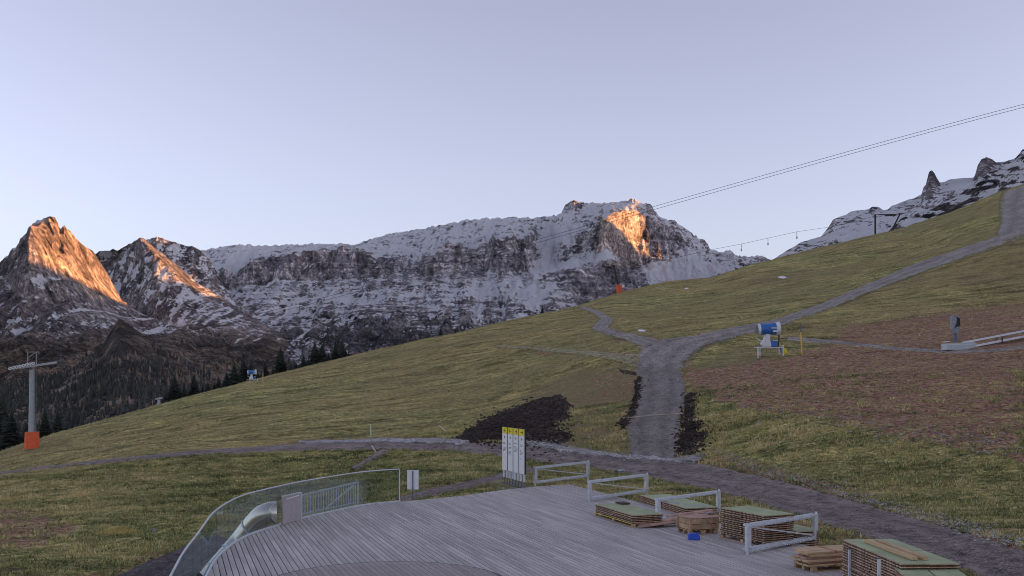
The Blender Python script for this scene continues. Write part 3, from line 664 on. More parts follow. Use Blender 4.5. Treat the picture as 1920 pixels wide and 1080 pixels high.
# ------------------------------------------------------------------ grass tufts on the hill (nobody could count them)
def leafmat(name, stops, rough=.9):
    m, t, b = newmat(name)
    a = nd(t, 'ShaderNodeAttribute', attribute_name='tone').outputs['Fac']
    c = ramp(t, a, stops); t.links.new(c, b.inputs['Base Color']); b.inputs['Roughness'].default_value = rough
    b.inputs['Specular IOR Level'].default_value = .1
    return m
GS = [(0, (.09,.10,.045)), (.3, (.26,.30,.115)), (.55, (.48,.43,.19)), (.8, (.66,.53,.27)), (1, (.76,.63,.38))]
M['tuft'] = leafmat('grass_tuft', GS)
def scatter_tufts(n, dmin, dmax, size, blades, seed, name, label, keep, wind=.35):
    g = np.random.default_rng(seed)
    th = np.radians(g.uniform(-29.5, 29.5, n*3)); q = g.uniform(0, 1, n*3)
    r = np.sqrt(dmin**2+(dmax**2-dmin**2)*q) if dmax < 120 else dmin*(dmax/dmin)**(q**.62)
    x = np.sin(th)*r; y = np.cos(th)*r
    cl = fbm(x/1.7, y/1.1, 3.0, 3)
    ok = keep(x, y, cl, g)
    x, y, cl = x[ok][:n], y[ok][:n], cl[ok][:n]; k = len(x)
    z = Hf(x, y)-.04; fd_ = np.hypot(x, y)
    sz = size*(.6+.8*g.uniform(0, 1, k))*(1+.35*np.clip(cl, -.5, 1)); sz = sz*(1+fd_/700.)
    V = np.zeros((k, blades, 3, 3)); 
    a = g.uniform(0, 2*np.pi, (k, blades)); w2 = sz[:, None]*g.uniform(.10, .22, (k, blades)); ht = sz[:, None]*g.uniform(.45, 1.0, (k, blades))
    ox = sz[:, None]*g.normal(0, .55, (k, blades)); oy = sz[:, None]*g.normal(0, .55, (k, blades)); le = sz[:, None]*g.uniform(.1, .8, (k, blades))
    ca, sa = np.cos(a), np.sin(a)
    bx_ = x[:, None]+ox; by_ = y[:, None]+oy
    V[:, :, 0] = np.stack([bx_-w2*sa, by_+w2*ca, np.broadcast_to(z[:, None], ca.shape)], -1)
    V[:, :, 1] = np.stack([bx_+w2*sa, by_-w2*ca, np.broadcast_to(z[:, None], ca.shape)], -1)
    V[:, :, 2] = np.stack([bx_+le*ca, by_+le*sa, z[:, None]+ht], -1)
    tone = np.clip(.45+.34*fbm(x/23, y/15, 9.0, 3)+.42*cl+.40*fbm(x/6.5, y/2.1, 5.0, 3)+g.normal(0, .15, k), 0, 1)
    tone = np.repeat(np.clip(tone[:, None]+g.normal(0, .08, (k, blades)), 0, 1)[:, :, None], 3, 2)
    tone[:, :, :2] *= .75
    me = npmesh(name, V.reshape(-1, 3), np.arange(k*blades*3).reshape(-1, 3), M['tuft'], smooth=False)
    attr(me, 'tone', tone.reshape(-1))
    o = bpy.data.objects.new(name, me); COL.objects.link(o); return tag(o, label, 'grass', kind='stuff')
PB = [hit(*np.array(q, float).T) for q in (DARK1, DARK2, [(1290,690),(1480,655),(1590,612),(1700,595),(1900,590),(1918,860),(1850,850),(1700,820),(1560,785),(1350,752)], LEFTB[1:5]+[(2,1030),(2,955)])]
def keep_(x, y, cl, g):
    ok = (roadmask(x, y) > -.12+.45*cl) & (sdf(x, y, DECKO) > .25)
    for i, p in enumerate(PB):
        s = sdf(x, y, p)+.8*cl
        ok &= (s > 0) | ((i >= 2) & (g.uniform(0, 1, len(x)) < .10+.9*np.clip(cl-.15, 0, 1)))
    return ok & (cl+g.normal(0, .25, len(x)) > -.35)
scatter_tufts(62000, 24, 75, .135, 6, 11, 'meadow_grass', 'short tufty meadow grass around the deck and road', keep_)
scatter_tufts(110000, 70, 400, .14, 3, 12, 'hillside_grass', 'olive autumn grass covering the upper hillside', keep_)

# stones lying along the verges
def stones(name, a, b, n, s0, s1, mat, label, seed):
    g = np.random.default_rng(seed)
    pa = resamp(hit(*resamp(a, 60).T), 300); pb = resamp(hit(*resamp(b, 60).T), 300)
    i = g.integers(0, 300, n); t = g.normal(.5, .33, n)[:, None]; p = pa[i]*(1-t)+pb[i]*t+g.normal(0, .15, (n, 2))
    z = Hf(p[:, 0], p[:, 1])+.03+.0004*np.hypot(p[:, 0], p[:, 1])
    base = np.array([(1,0,0),(-1,0,0),(0,1,0),(0,-1,0),(0,0,1),(0,0,-1)], float)
    fs = np.array([(0,2,4),(2,1,4),(1,3,4),(3,0,4),(2,0,5),(1,2,5),(3,1,5),(0,3,5)])
    sc = g.uniform(s0, s1, (n, 1, 1))*g.uniform(.6, 1.3, (n, 6, 1)); an = g.uniform(0, 6.28, n)
    B = base[None]*sc; c, s_ = np.cos(an)[:, None], np.sin(an)[:, None]
    B = np.stack([B[..., 0]*c-B[..., 1]*s_, B[..., 0]*s_+B[..., 1]*c, B[..., 2]*.7], -1)+np.concatenate([p, z[:, None]], 1)[:, None]
    F_ = (np.arange(n)*6)[:, None, None]+fs[None]
    me = npmesh(name, B.reshape(-1, 3), F_.reshape(-1, 3), mat, smooth=False)
    o = bpy.data.objects.new(name, me); COL.objects.link(o); return tag(o, label, 'stones', kind='stuff')
M['stone'] = simple('verge_stone', (.30,.285,.28), .9, var=.45, scale=1.2)
stones('verge_stones', [(560,828),(700,822),(860,824)], [(560,832),(700,830),(860,833)], 1500, .02, .07, M['stone'], 'pale stones along the upper edge of the dirt road', 1)
stones('path_foot_stones', [(985,826),(1040,833),(1100,843),(1180,853),(1270,860),(1318,852)], [(985,836),(1040,846),(1100,855),(1180,863),(1270,868),(1318,866)], 1800, .02, .08, M['stone'], 'pale stones at the foot of the steep path', 2)
stones('slope_stones', [(1320,840),(1400,862),(1500,888),(1600,915),(1700,946),(1800,975),(1918,1010)], [(1400,886),(1500,910),(1600,938),(1700,968),(1800,1000),(1850,1012),(1918,1030)], 1500, .02, .06, M['stone'], 'scattered small stones on the bank above the right part of the road', 3)
stones('junction_stones', [(1282,690),(1300,664),(1340,643),(1390,630)], [(1272,684),(1290,658),(1330,640),(1390,626)], 500, .02, .07, M['stone'], 'loose stones along the edge of the gravel junction', 4)
stones('earth_stones', [(1330,745),(1480,760),(1650,790),(1800,810),(1910,830)], [(1330,760),(1480,790),(1650,825),(1800,845),(1910,860)], 260, .03, .11, M['stone'], 'stones scattered over the bare brown earth', 5)

M['clod'] = simple('dark_clod', (.055,.040,.032), .95, var=.5, scale=1.2)
stones('soil_clods', [(860,822),(900,790),(960,767),(1045,742)], [(880,829),(940,828),(1010,828),(1075,800)], 1500, .04, .13, M['clod'], 'dark soil clods on the black earth patch above the road', 6)
stones('soil_clods', [(1286,740),(1282,780),(1275,820),(1272,855)], [(1305,742),(1302,780),(1326,818),(1305,852)], 700, .04, .14, M['clod'], 'dark soil clods right of the steep gravel path', 7)
stones('soil_clods', [(1197,708),(1192,745),(1180,775),(1163,800)], [(1203,708),(1199,745),(1190,775),(1172,805)], 400, .04, .12, M['clod'], 'dark soil clods left of the steep gravel path', 8)
# snow remnants and puddles on the ground
M['snow'] = simple('old_snow', (.8,.81,.85), .7, var=.05)
def patch(u, v, wu, hv, name, mat, label, cat, off=.05):
    pts = []; g = np.random.default_rng(int(u))
    for k in range(18):
        a = 2*math.pi*k/18; r = g.uniform(.65, 1.1); pts.append((u+wu*r*math.cos(a), v+hv*r*math.sin(a)))
    q = hit(*np.array(pts).T); c = q.mean(0)
    vs = [(c[0], c[1], float(Hf(*c))+off+.03)]+[(p[0], p[1], float(Hf(*p))+off) for p in q]+[(c[0]+(p[0]-c[0])*1.06, c[1]+(p[1]-c[1])*1.06, float(Hf(*p))-.1) for p in q]
    n = 18; mb = MB().add(vs, [(0, 1+i, 1+(i+1) % n) for i in range(n)]+[(1+i, 1+n+i, 1+n+(i+1) % n, 1+(i+1) % n) for i in range(n)])
    o = mb.build(name, mat); return tag(o, label, cat, None if cat else None)
patch(1467, 520, 9, 2.0, 'snow_patch', M['snow'], 'larger white snow patch lying on the upper grass slope', 'snow patch')
patch(1287, 541, 4, 1.4, 'snow_patch', M['snow'], 'small white snow patch on the grass near the hill crest', 'snow patch')
patch(1203, 620, 9, 1.6, 'snow_patch', M['snow'], 'thin strip of old snow just above the gravel junction', 'snow patch')
wm, wt, wb = newmat('puddle_water'); wb.inputs['Base Color'].default_value = (.10,.10,.11,1); wb.inputs['Roughness'].default_value = .06
M['puddle'] = wm
patch(1134, 896.5, 9, 1.6, 'puddle', M['puddle'], 'shiny puddle in front of the second ski rack', 'puddle', .045)
patch(1164, 883.5, 10, 2.2, 'puddle', M['puddle'], 'dull shallow puddle in the middle of the dirt road', 'puddle', .075)

# ------------------------------------------------------------------ conifers
M['needle'] = simple('spruce_needles', (.022,.032,.022), .9, var=.4, scale=2.5)
M['bark'] = simple('bark', (.09,.07,.055), .95, var=.3)
def crown_mesh(name, seed, h=10.0, wd=.27, m=None, sparse=1.0):
    g = random.Random(seed); mb = MB(); nl = int(30*sparse)
    for i in range(nl):
        t = (i+.4)/nl; z = h*(.07+.92*t); r = h*(wd+.03)*(1-t)**.85*g.uniform(.72, 1.15)+.10
        nb = max(5, int(13*(1-t)+5)); a0 = g.uniform(0, 6.28)
        for k in range(nb):
            a = a0+6.283*k/nb+g.uniform(-.25, .25); rr = r*g.uniform(.55, 1.15); dr = rr*g.uniform(.18, .42)
            ca, sa = math.cos(a), math.sin(a); wv = rr*g.uniform(.16, .27)
            zz = z+g.uniform(-.12, .12)*h/nl*2
            P0 = (0, 0, zz+.12); P1 = (ca*rr*.55-sa*wv, sa*rr*.55+ca*wv, zz-dr*.45-.06*h/10); P2 = (ca*rr*.55+sa*wv, sa*rr*.55-ca*wv, zz-dr*.45-.06*h/10)
            P3 = (ca*rr, sa*rr, zz-dr*.75); P4 = (ca*rr*.5, sa*rr*.5, zz-dr*.15)
            mb.add([P0, P1, P2, P3, P4], [(0,1,4), (0,4,2), (1,3,4), (4,3,2)])
    n_ = 11
    for (z0, z1, q) in ((.06,.45,.62),(.3,.7,.60),(.55,.98,.58)):
        r0 = h*wd*(1-z0)**.85*q
        ring = [(math.cos(6.283*k/n_)*r0*g.uniform(.7,1.25), math.sin(6.283*k/n_)*r0*g.uniform(.7,1.25), h*z0+g.uniform(-.2,.2)) for k in range(n_)]
        mb.add(ring+[(0,0,h*z1)], [(k, (k+1) % n_, n_) for k in range(n_)])
    mb.tube([(0,0,h*.9),(0,0,h)], [.07*h/10, .01], 5)
    return mb.mesh(name, m or M['needle'])
def trunk_mesh(name, h): return MB().tube([(0,0,-1.5),(0,0,h*.5),(0,0,h*.95)], [h*.020, h*.013, h*.003], 7).mesh(name, M['bark'])
CM = [crown_mesh('spruce_crown_%s' % c, i, wd=wd_) for i, (c, wd_) in enumerate((('a', .25), ('b', .21), ('c', .29), ('d', .23)))]
TM = trunk_mesh('spruce_trunk', 10.0)
TREES = [  # u, top v, distance, prototype, label
 (3,738,118,2,'tall dark spruce cut by the left edge of the photo behind the orange padded mast'),
 (22,770,126,0,'shorter dark spruce between the left photo edge and the big mast'),
 (84,764,165,1,'dark spruce just right of the big cable mast'),
 (108,768,168,0,'second dark spruce to the right of the big cable mast'),
 (327,702,215,0,'dark spruce on the crest between the small pylon and the distant snow gun'),
 (364,700,212,1,'slim dark spruce on the crest midway between small pylon and distant snow gun'),
 (439,679,225,2,'spruce on the crest immediately left of the distant blue snow gun'),
 (457,673,228,0,'taller spruce rising right behind the left side of the distant snow gun'),
 (471,676,232,3,'spruce standing directly behind the distant blue snow gun'),
 (497,674,225,1,'spruce on the crest just right of the distant snow gun marker pole'),
 (526,650,222,0,'lone tall spruce between the distant snow gun and the dense spruce group'),
 (569,664,235,2,'leftmost and lowest spruce of the dense group on the crest'),
 (590,638,232,0,'tallest left spruce of the dense group on the crest'),
 (604,642,236,2,'broad spruce in the middle of the dense group on the crest'),
 (629,638,240,1,'slim spruce left in the separate pair right of the dense group'),
 (641,637,240,0,'right hand spruce of the separate pair on the crest'),
 (410,705,222,3,'low spruce half hidden by the crest between the two crest spruce groups'),
 (425,697,224,2,'low bushy spruce just left of the spruces beside the snow gun'),
 (345,722,220,3,'small spruce tucked between the two crest spruces left of the snow gun'),
 (310,738,214,2,'small dark spruce right beside the little crest pylon'),
 (390,722,222,0,'small dark spruce top barely rising over the crest'),
 (480,694,226,3,'small spruce between the distant snow gun and its marker pole'),
 (555,680,236,1,'tiny spruce top left of the dense spruce group'),
 (654,660,245,3,'small spruce just right of the pair on the crest'),
 (702,665,260,1,'tiny lone spruce top on the crest right of the spruce pair'),
 (758,646,270,1,'tiny spruce top on the crest below the rocky slope'),
 (788,633,275,1,'small spruce top left of the dark spruce by the mid crest'),
 (826,614,280,0,'dark spruce standing alone at the middle of the crest'),
 (854,615,290,2,'bushy dark spruce right of the lone spruce at mid crest'),
 (1017,575,300,2,'round dark bush like spruce where the crest meets the cliff'),
]
for (u, vt, d, k, lab) in TREES:
    d = float(np.interp(u, [0,100,300,470,650,820,1000,1080], [128,140,152,160,168,184,208,222]))+13+(u*7 % 11)*.9
    x = (u-CU)/F*d; zt = CH-(vt-HV)/F*d; zg = float(Hf(x, d)); h = max(2.2, zt-zg)
    t = thing('spruce_tree', (x, d, zg), lab, 'tree', 'dark spruces along the hill crest', random.uniform(0, 6))
    sxy = 1.5
    for nm, me in (('crown', CM[k]), ('trunk', TM)):
        o = bpy.data.objects.new(nm, me); COL.objects.link(o); o.parent = t; o.scale = (h/10*sxy*random.uniform(.95,1.2),)*2+(h/10,)

LOWT = [(648, 664, 3, 'low spruce touching the right side of the crest pair of spruces'),
 (662, 661, 1, 'low spruce a little right of the crest pair of spruces'),
 (676, 668, 0, 'stubby spruce top where the crest starts to rise right of the tree pair'),
 (694, 664, 2, 'bushy low spruce left of the tiny lone spruce on the crest'),
 (716, 656, 1, 'low spruce top just right of the tiny lone crest spruce'),
 (772, 640, 3, 'low bush like spruce between the two tiny mid crest spruces'),
 (800, 633, 0, 'low spruce left of the dark spruce standing alone at mid crest'),
 (838, 622, 1, 'low spruce right beside the dark lone spruce at mid crest'),
 (420, 712, 2, 'low spruce left of the bushy spruce near the distant snow gun'),
 (402, 716, 0, 'low rounded spruce top farther left of the distant snow gun'),
 (380, 728, 1, 'low spruce right of the slim spruce on the left crest'),
 (484, 700, 2, 'low spruce behind the legs of the distant snow gun'),
 (512, 690, 0, 'low spruce just left of the lone tall crest spruce'),
 (545, 686, 3, 'low spruce right of the lone tall crest spruce'),
 (578, 672, 1, 'low spruce filling the left side of the dense crest group'),
 (616, 660, 2, 'low spruce filling the gap between dense group and tree pair'),
 (135, 795, 0, 'low spruce on the crest well right of the big cable mast'),
 (160, 790, 1, 'second low spruce top on the crest right of the big mast'),
 (186, 783, 3, 'third low spruce top on the crest between big mast and small pylon'),
 (215, 776, 0, 'fourth low spruce top on the crest between big mast and small pylon'),
 (240, 770, 1, 'low spruce top nearing the small crest pylon from the left'),
 (50, 790, 2, 'low spruce directly behind the shaft of the big cable mast'),
 (66, 800, 0, 'low spruce just right of the big mast orange padding'),
 (122, 800, 3, 'low spruce right of the two spruces beside the big mast'),
 (284, 752, 1, 'low spruce touching the left side of the small crest pylon'),
 (905, 608, 3, 'low dark spruce on the crest left of the winding path top'),
 (930, 604, 1, 'low dark spruce closest to the winding path top on the crest')]
for (u, vt, k, lab) in LOWT:
    d = float(np.interp(u, [0,100,300,470,650,820,1000,1080], [128,140,152,160,168,184,208,222]))+9+(u*5 % 9)
    x = (u-CU)/F*d; zt = CH-(vt-HV)/F*d; zg = float(Hf(x, d)); h = max(1.6, zt-zg)
    t = thing('low_spruce', (x, d, zg), lab, 'tree', 'low spruce tops along the left hill crest', random.uniform(0, 6))
    for nm, me in (('crown', CM[k]), ('trunk', TM)):
        o = bpy.data.objects.new(nm, me); COL.objects.link(o); o.parent = t; o.scale = (h/10*random.uniform(1.3,1.8),)*2+(h/10,)
def forest(name, n, grid, cond, mat, hr, label, seed, rgb=None):
    X2, Y2, Z2, U, V = GRIDS[grid]; g = np.random.default_rng(seed)
    idx = np.flatnonzero(cond(U, V, X2, Y2, Z2, g)); idx = g.choice(idx, min(n, len(idx)), replace=False); n = len(idx)
    x = X2.ravel()[idx]+g.normal(0, 4, n); y = Y2.ravel()[idx]; z = Z2.ravel()[idx]-1.5; h = .8*g.uniform(hr[0], hr[1], n)
    prof = [(0.06, .20), (.45, .17), (.42, .21)]
    rings = [(0, .24, 0), (.42, .09, .2), (.38, .17, .1), (1.0, .0, 0)]; ns = 6
    Vv = np.zeros((n, len(rings), ns, 3))
    for i, (t, r, tw) in enumerate(rings):
        a = 2*np.pi*(np.arange(ns)/ns)[None]+tw+g.uniform(0, 1, (n, 1)); rr = h[:, None]*r*g.uniform(.6, 1.25, (n, ns))
        Vv[:, i, :, 0] = x[:, None]+rr*np.cos(a); Vv[:, i, :, 1] = y[:, None]+rr*np.sin(a); Vv[:, i, :, 2] = z[:, None]+h[:, None]*(t+.05*g.uniform(-1, 1, (n, ns))*(i < 3))
    fs = []
    for i in range(len(rings)-1):
        for k in range(ns): fs.append((i*ns+k, i*ns+(k+1) % ns, (i+1)*ns+(k+1) % ns, (i+1)*ns+k))
    F_ = (np.arange(n)*len(rings)*ns)[:, None, None]+np.array(fs)[None]
    me = npmesh(name, Vv.reshape(-1, 3), F_.reshape(-1, 4), mat, smooth=False)
    tn = np.repeat(g.uniform(0, 1, n), len(rings)*ns); attr(me, 'tone', tn)
    o = bpy.data.objects.new(name, me); COL.objects.link(o); return tag(o, label, 'forest', kind='stuff')
M['farspruce'] = leafmat('distant_spruce', [(0, (.040,.046,.045)), (1, (.085,.088,.078))])
M['larch'] = leafmat('autumn_larch', [(0, (.13,.105,.085)), (1, (.25,.205,.155))])
def c1(U, V, X, Y, Z, g):
    f = fbm(X/120, Z/60, Y/200, 4); lim = np.interp(U, [-200,60,140,224,330,430,600], [700,700,690,640,690,715,740])
    return (V > 600) & (V < 840) & (f+ (V-lim)/70 + g.normal(0, .25, U.shape) > .35)
forest('distant_spruce_forest', 5200, 'wooded_foothill', c1, M['farspruce'], (9, 19), 'dark mass of spruce forest on the far valley slope', 21)
def c2(U, V, X, Y, Z, g):
    f = fbm(X/90, Z/50, Y/150, 4); return (V > 665) & (V < 830) & (U > 20) & (f+g.normal(0, .3, U.shape)+ sstep(250,380,U)*.35 > .25)
forest('distant_larch_trees', 900, 'wooded_foothill', c2, M['larch'], (9, 17), 'pale brown autumn larches dotted through the far forest', 22)
forest('upper_slope_spruces', 420, 'pointed_peak', lambda U, V, X, Y, Z, g: (U > 240) & (V > 625) & (V < 735) & (fbm(X/100, Z/30, 1, 3)+g.normal(0, .3, U.shape)+(V-690)/90 > .3), M['farspruce'], (9, 17), 'scattered dark spruces on the brown slope below the peaks', 23)
forest('far_cliff_trees', 260, 'snowy_mountain', lambda U, V, X, Y, Z, g: (U > 600) & (U < 1100) & (V > 600) & (V < 660) & (fbm(X/150, Z/30, 1, 3) > .1), M['farspruce'], (12, 22), 'dark conifers at the foot of the snowy mountain', 24)

# ------------------------------------------------------------------ timber deck
E1 = Vector((.317, -.948, 0)); E2 = Vector((.948, .317, 0)); RZ = math.atan2(E2.y, E2.x)
M['plank'] = simple('weathered_deck_wood', (.47,.43,.41), .8, var=.20, scale=2.2, bmp=.35, bscale=14, stretch=(1,.12,1))
M['plank2'] = simple('browner_deck_wood', (.37,.32,.305), .8, var=.2, scale=2.2, bmp=.35, bscale=14, stretch=(1,.12,1))
M['steel'] = simple('galvanised_steel', (.62,.66,.70), .5, .35, var=.12, scale=5)
M['steel_dark'] = simple('dark_steel', (.16,.17,.19), .5, .6, var=.15)
M['white'] = simple('white_coating', (.78,.79,.82), .45, var=.04)
M['black'] = simple('black_coating', (.012,.012,.014), .5, var=.1)
M['yellow'] = simple('yellow_print', (.80,.66,.03), .5, var=.04)
M['darkbase'] = simple('dark_substructure', (.025,.023,.022), .9)
deck = thing('timber_deck', (0, 0, 0), 'large grey timber deck with curved glass fenced edge in the foreground', 'deck')
poly = [Vector((x, y, 0)) for x, y in DECKO]
def span(c):
    ts = []
    for i in range(len(poly)):
        a, b = poly[i], poly[(i+1) % len(poly)]; da, db = a.dot(E2)-c, b.dot(E2)-c
        if (da > 0) != (db > 0):
            q = a.lerp(b, da/(da-db)); ts.append(q.dot(E1))
    return (min(ts), max(ts)) if len(ts) >= 2 else None
PW, GAP, PTH = .149, .022, .035
pl_in = [(x, y) for x, y in DECKO]
cx_ = sum(p[0] for p in DECKO)/len(DECKO); cy_ = 30.
MB().prism([(x*.985+.1, y*.99+.25) for x, y in DECKO][::-1], -.24, -PTH-.012).build('subframe', M['darkbase'], deck)
rows_c = np.arange(-1.2, 18.2, PW); g_ = random.Random(5); cnt = 0
spans = [(c, span(c-PW/2+GAP/2), span(c+PW/2-GAP/2)) for c in rows_c]
spans = [s for s in spans if s[1] and s[2]]
nrows = len(spans); budget = 298
for i, (c, sa, sb) in enumerate(spans):
    L0 = max(sa[0], sb[0]); L1 = min(sa[1], sb[1]); pieces = 3 if (i % 2 == 0 and budget-cnt > 2*(nrows-i)+1) else 2
    if L1-L0 < 5: pieces = 1
    cuts = [None]+sorted(L0+(L1-L0)*((k+1)/pieces+g_.uniform(-.13, .13)) for k in range(pieces-1))+[None]
    for k in range(pieces):
        a0 = sa[0] if cuts[k] is None else cuts[k]+.004; b0 = sb[0] if cuts[k] is None else cuts[k]+.004
        a1 = sa[1] if cuts[k+1] is None else cuts[k+1]-.004; b1 = sb[1] if cuts[k+1] is None else cuts[k+1]-.004
        if a1-a0 < .05: continue
        mid = (a0+a1)/2; o_ = E1*mid+E2*c; dz = g_.uniform(-.003, .003)
        lx = PW/2-GAP/2
        # local frame: x across (E2), y along -E1
        vs = [(-lx, -(a0-mid), dz), (lx, -(b0-mid), dz), (lx, -(b1-mid), dz), (-lx, -(a1-mid), dz)]
        vs = [(x, y, z-PTH) for x, y, z in vs]+vs
        mb = MB().add(vs, [(0,1,2,3),(7,6,5,4),(0,4,5,1),(1,5,6,2),(2,6,7,3),(3,7,4,0)])
        o = mb.build('plank', M['plank'], deck, loc=o_, rot=(0, 0, RZ)); cnt += 1
# round inlay of browner boards with a dark joint around it
RC, RR = Vector((-3.0, 23.9, 0)), 2.85
inl = thing('round_deck_inlay', (RC.x, RC.y, .004), 'round inlay of browner boards set into the deck near the camera', 'deck inlay')
mb = MB(); n = 64; ring = []
for k in range(n):
    a = 2*math.pi*k/n; ring += [(math.cos(a)*(RR-.03), math.sin(a)*(RR-.03), .012), (math.cos(a)*(RR+.035), math.sin(a)*(RR+.035), .012)]
mb.add(ring, [(2*k, 2*k+1, (2*k+3) % (2*n), (2*k+2) % (2*n)) for k in range(n)])
mb.build('joint_ring', M['black'], inl)
c = -RR+.05
while c < RR-.1:
    c1_ = min(c+PW-.012, RR-.05); ha, hb = math.sqrt(max(0, RR**2-c**2)), math.sqrt(max(0, RR**2-c1_**2)); h_ = min(ha, hb)
    if h_ > .1:
        ca = (c+c1_)/2; vs = []
        ang = RZ+R(2)
        for z in (-.02, .014):
            vs += [(c, -ha+.03, z), (c1_, -hb+.03, z), (c1_, hb-.03, z), (c, ha-.03, z)]
        mb = MB().add([(x-ca, y, z) for x, y, z in vs], [(3,2,1,0),(4,5,6,7),(0,1,5,4),(1,2,6,5),(2,3,7,6),(3,0,4,7)])
        mb.build('inlay_board', M['plank2'], inl, loc=(math.cos(ang)*ca, math.sin(ang)*ca, 0), rot=(0, 0, ang))
    c += PW
# ------------------------------------------------------------------ curved glass balustrade
def circ(pts, n):
    pts = dense(pts, .05); s = np.linspace(0, len(pts)-1, n); return [Vector((*pts[int(k)], 0)) for k in s]
GPT = [(-5.9,17.2),(-6.3,18.9),(-6.75,20.8),(-7.2,23.2),(-7.55,24.9),(-7.9,26.6),(-8.12,28.2),(-8.27,30.2),(-8.18,31.8),(-7.75,33.7),(-7.38,35.2),(-6.85,36.5),(-5.9,38.8),(-5.2,39.6),(-4.48,40.15)]
GP = np.array(GPT)
for _ in range(2): GP = np.concatenate([GP[:1], (GP[:-1]*.75+GP[1:]*.25), (GP[:-1]*.25+GP[1:]*.75), GP[-1:]])[np.argsort(np.concatenate([[0], np.arange(len(GP)-1)+.25, np.arange(len(GP)-1)+.75, [len(GP)]]), kind='stable')]
GP = dense(GP, .25); GH = 1.28
gm_, gt, gb = newmat('tinted_glass')
for n_ in list(gt.nodes): gt.nodes.remove(n_)
go_ = nd(gt, 'ShaderNodeOutputMaterial'); tr = nd(gt, 'ShaderNodeBsdfTransparent'); tr.inputs[0].default_value = (.84,.885,.88,1)
gl = nd(gt, 'ShaderNodeBsdfGlossy'); gl.inputs[0].default_value = (.9,1,1,1); gl.inputs['Roughness'].default_value = .02
fr = nd(gt, 'ShaderNodeFresnel'); fr.inputs[0].default_value = 1.35; ms = nd(gt, 'ShaderNodeMixShader')
gt.links.new(math_(gt, 'MULTIPLY', fr.outputs[0], .22), ms.inputs[0]); gt.links.new(tr.outputs[0], ms.inputs[1]); gt.links.new(gl.outputs[0], ms.inputs[2]); gt.links.new(ms.outputs[0], go_.inputs[0])
M['glass'] = gm_
rail = thing('glass_balustrade', (GP[len(GP)//2][0], GP[len(GP)//2][1], 0), 'curved tinted glass balustrade with a bright steel handrail along the deck edge', 'glass fence')
RO = Vector((GP[len(GP)//2][0], GP[len(GP)//2][1], 0))
gv = [Vector((x, y, 0))-RO for x, y in GP]
def wallstrip(pts, z0, z1, th):
    mb = MB(); n = len(pts); vs = []
    for i, p in enumerate(pts):
        t = (pts[min(i+1, n-1)]-pts[max(i-1, 0)]).normalized(); nn = Vector((-t.y, t.x, 0))*th/2
        for s in (-1, 1):
            for z in (z0, z1): q = p+nn*s; vs.append((q.x, q.y, z))
    fs = []
    for i in range(n-1):
        a, b = 4*i, 4*i+4; fs += [(a+1, a+3, b+3, b+1), (a, b, b+2, a+2), (a, a+1, b+1, b), (a+2, b+2, b+3, a+3)]
    fs += [(0, 2, 3, 1), (4*n-4, 4*n-3, 4*n-1, 4*n-2)]
    return mb.add(vs, fs)
npan = 13; per = len(gv)//npan
for k in range(npan):
    a = k*per; b = len(gv)-1 if k == npan-1 else (k+1)*per
    seg = [p.copy() for p in gv[a:b+1]]; d0 = (seg[1]-seg[0]).normalized()*.012; d1 = (seg[-2]-seg[-1]).normalized()*.012; seg[0] += d0; seg[-1] += d1
    wallstrip(seg, -.25, GH-.02, .016).build('glass_pane', M['glass'], rail)
MB().tube([p+Vector((0,0,GH)) for p in gv], .024, 8).build('handrail', M['steel'], rail)
wallstrip([p+Vector((.055, -.02, 0)) for p in gv], -.02, .045, .05).build('base_rail', M['steel'], rail)
wallstrip([p+Vector((-.03, .01, 0)) for p in gv], -.22, -.03, .04).build('edge_channel', M['steel_dark'], rail)
MB().box(gv[-1]+Vector((.02, .01, GH/2+.0)), (.045, .045, GH)).build('end_post', M['steel'], rail)

# barred railing panel behind the glass
A_ = AT(565, 969.5); B_ = AT(675, 946); A_ = Vector((A_.x-.12, A_.y+.25, 0)); B_ = Vector((B_.x-.12, B_.y+.25, 0))
br = thing('barred_railing', A_, 'pale metal railing with many vertical bars and a diagonal rail behind the glass', 'railing')
D_ = B_-A_; HA, HB = .72, .84
MB().bar((0,0,HA), D_+Vector((0,0,HB)), .05, .05).build('top_rail', M['steel'], br)
MB().bar((0,0,.06), D_+Vector((0,0,.06)), .04, .04).build('bottom_rail', M['steel'], br)
for k in range(24):
    t = k/23; h_ = HA+(HB-HA)*t; p = D_*t
    w_ = .055 if k in (0, 23) else .026
    MB().box(p+Vector((0,0,(h_-.02)/2-.15)), (w_, w_, h_-.02+.3)).build('post' if k in (0, 23) else 'bar', M['steel'], br)
MB().bar(D_*.42+Vector((-.02,.10,.05)), D_*.93+Vector((-.02,.10,.76)), .04, .04).build('diagonal_rail', M['steel'], br)
MB().tube([(-.25,0,HA-.16),(-.12,0,HA-.10),(0,0,HA-.10)], .018, 6).build('latch', M['steel'], br)

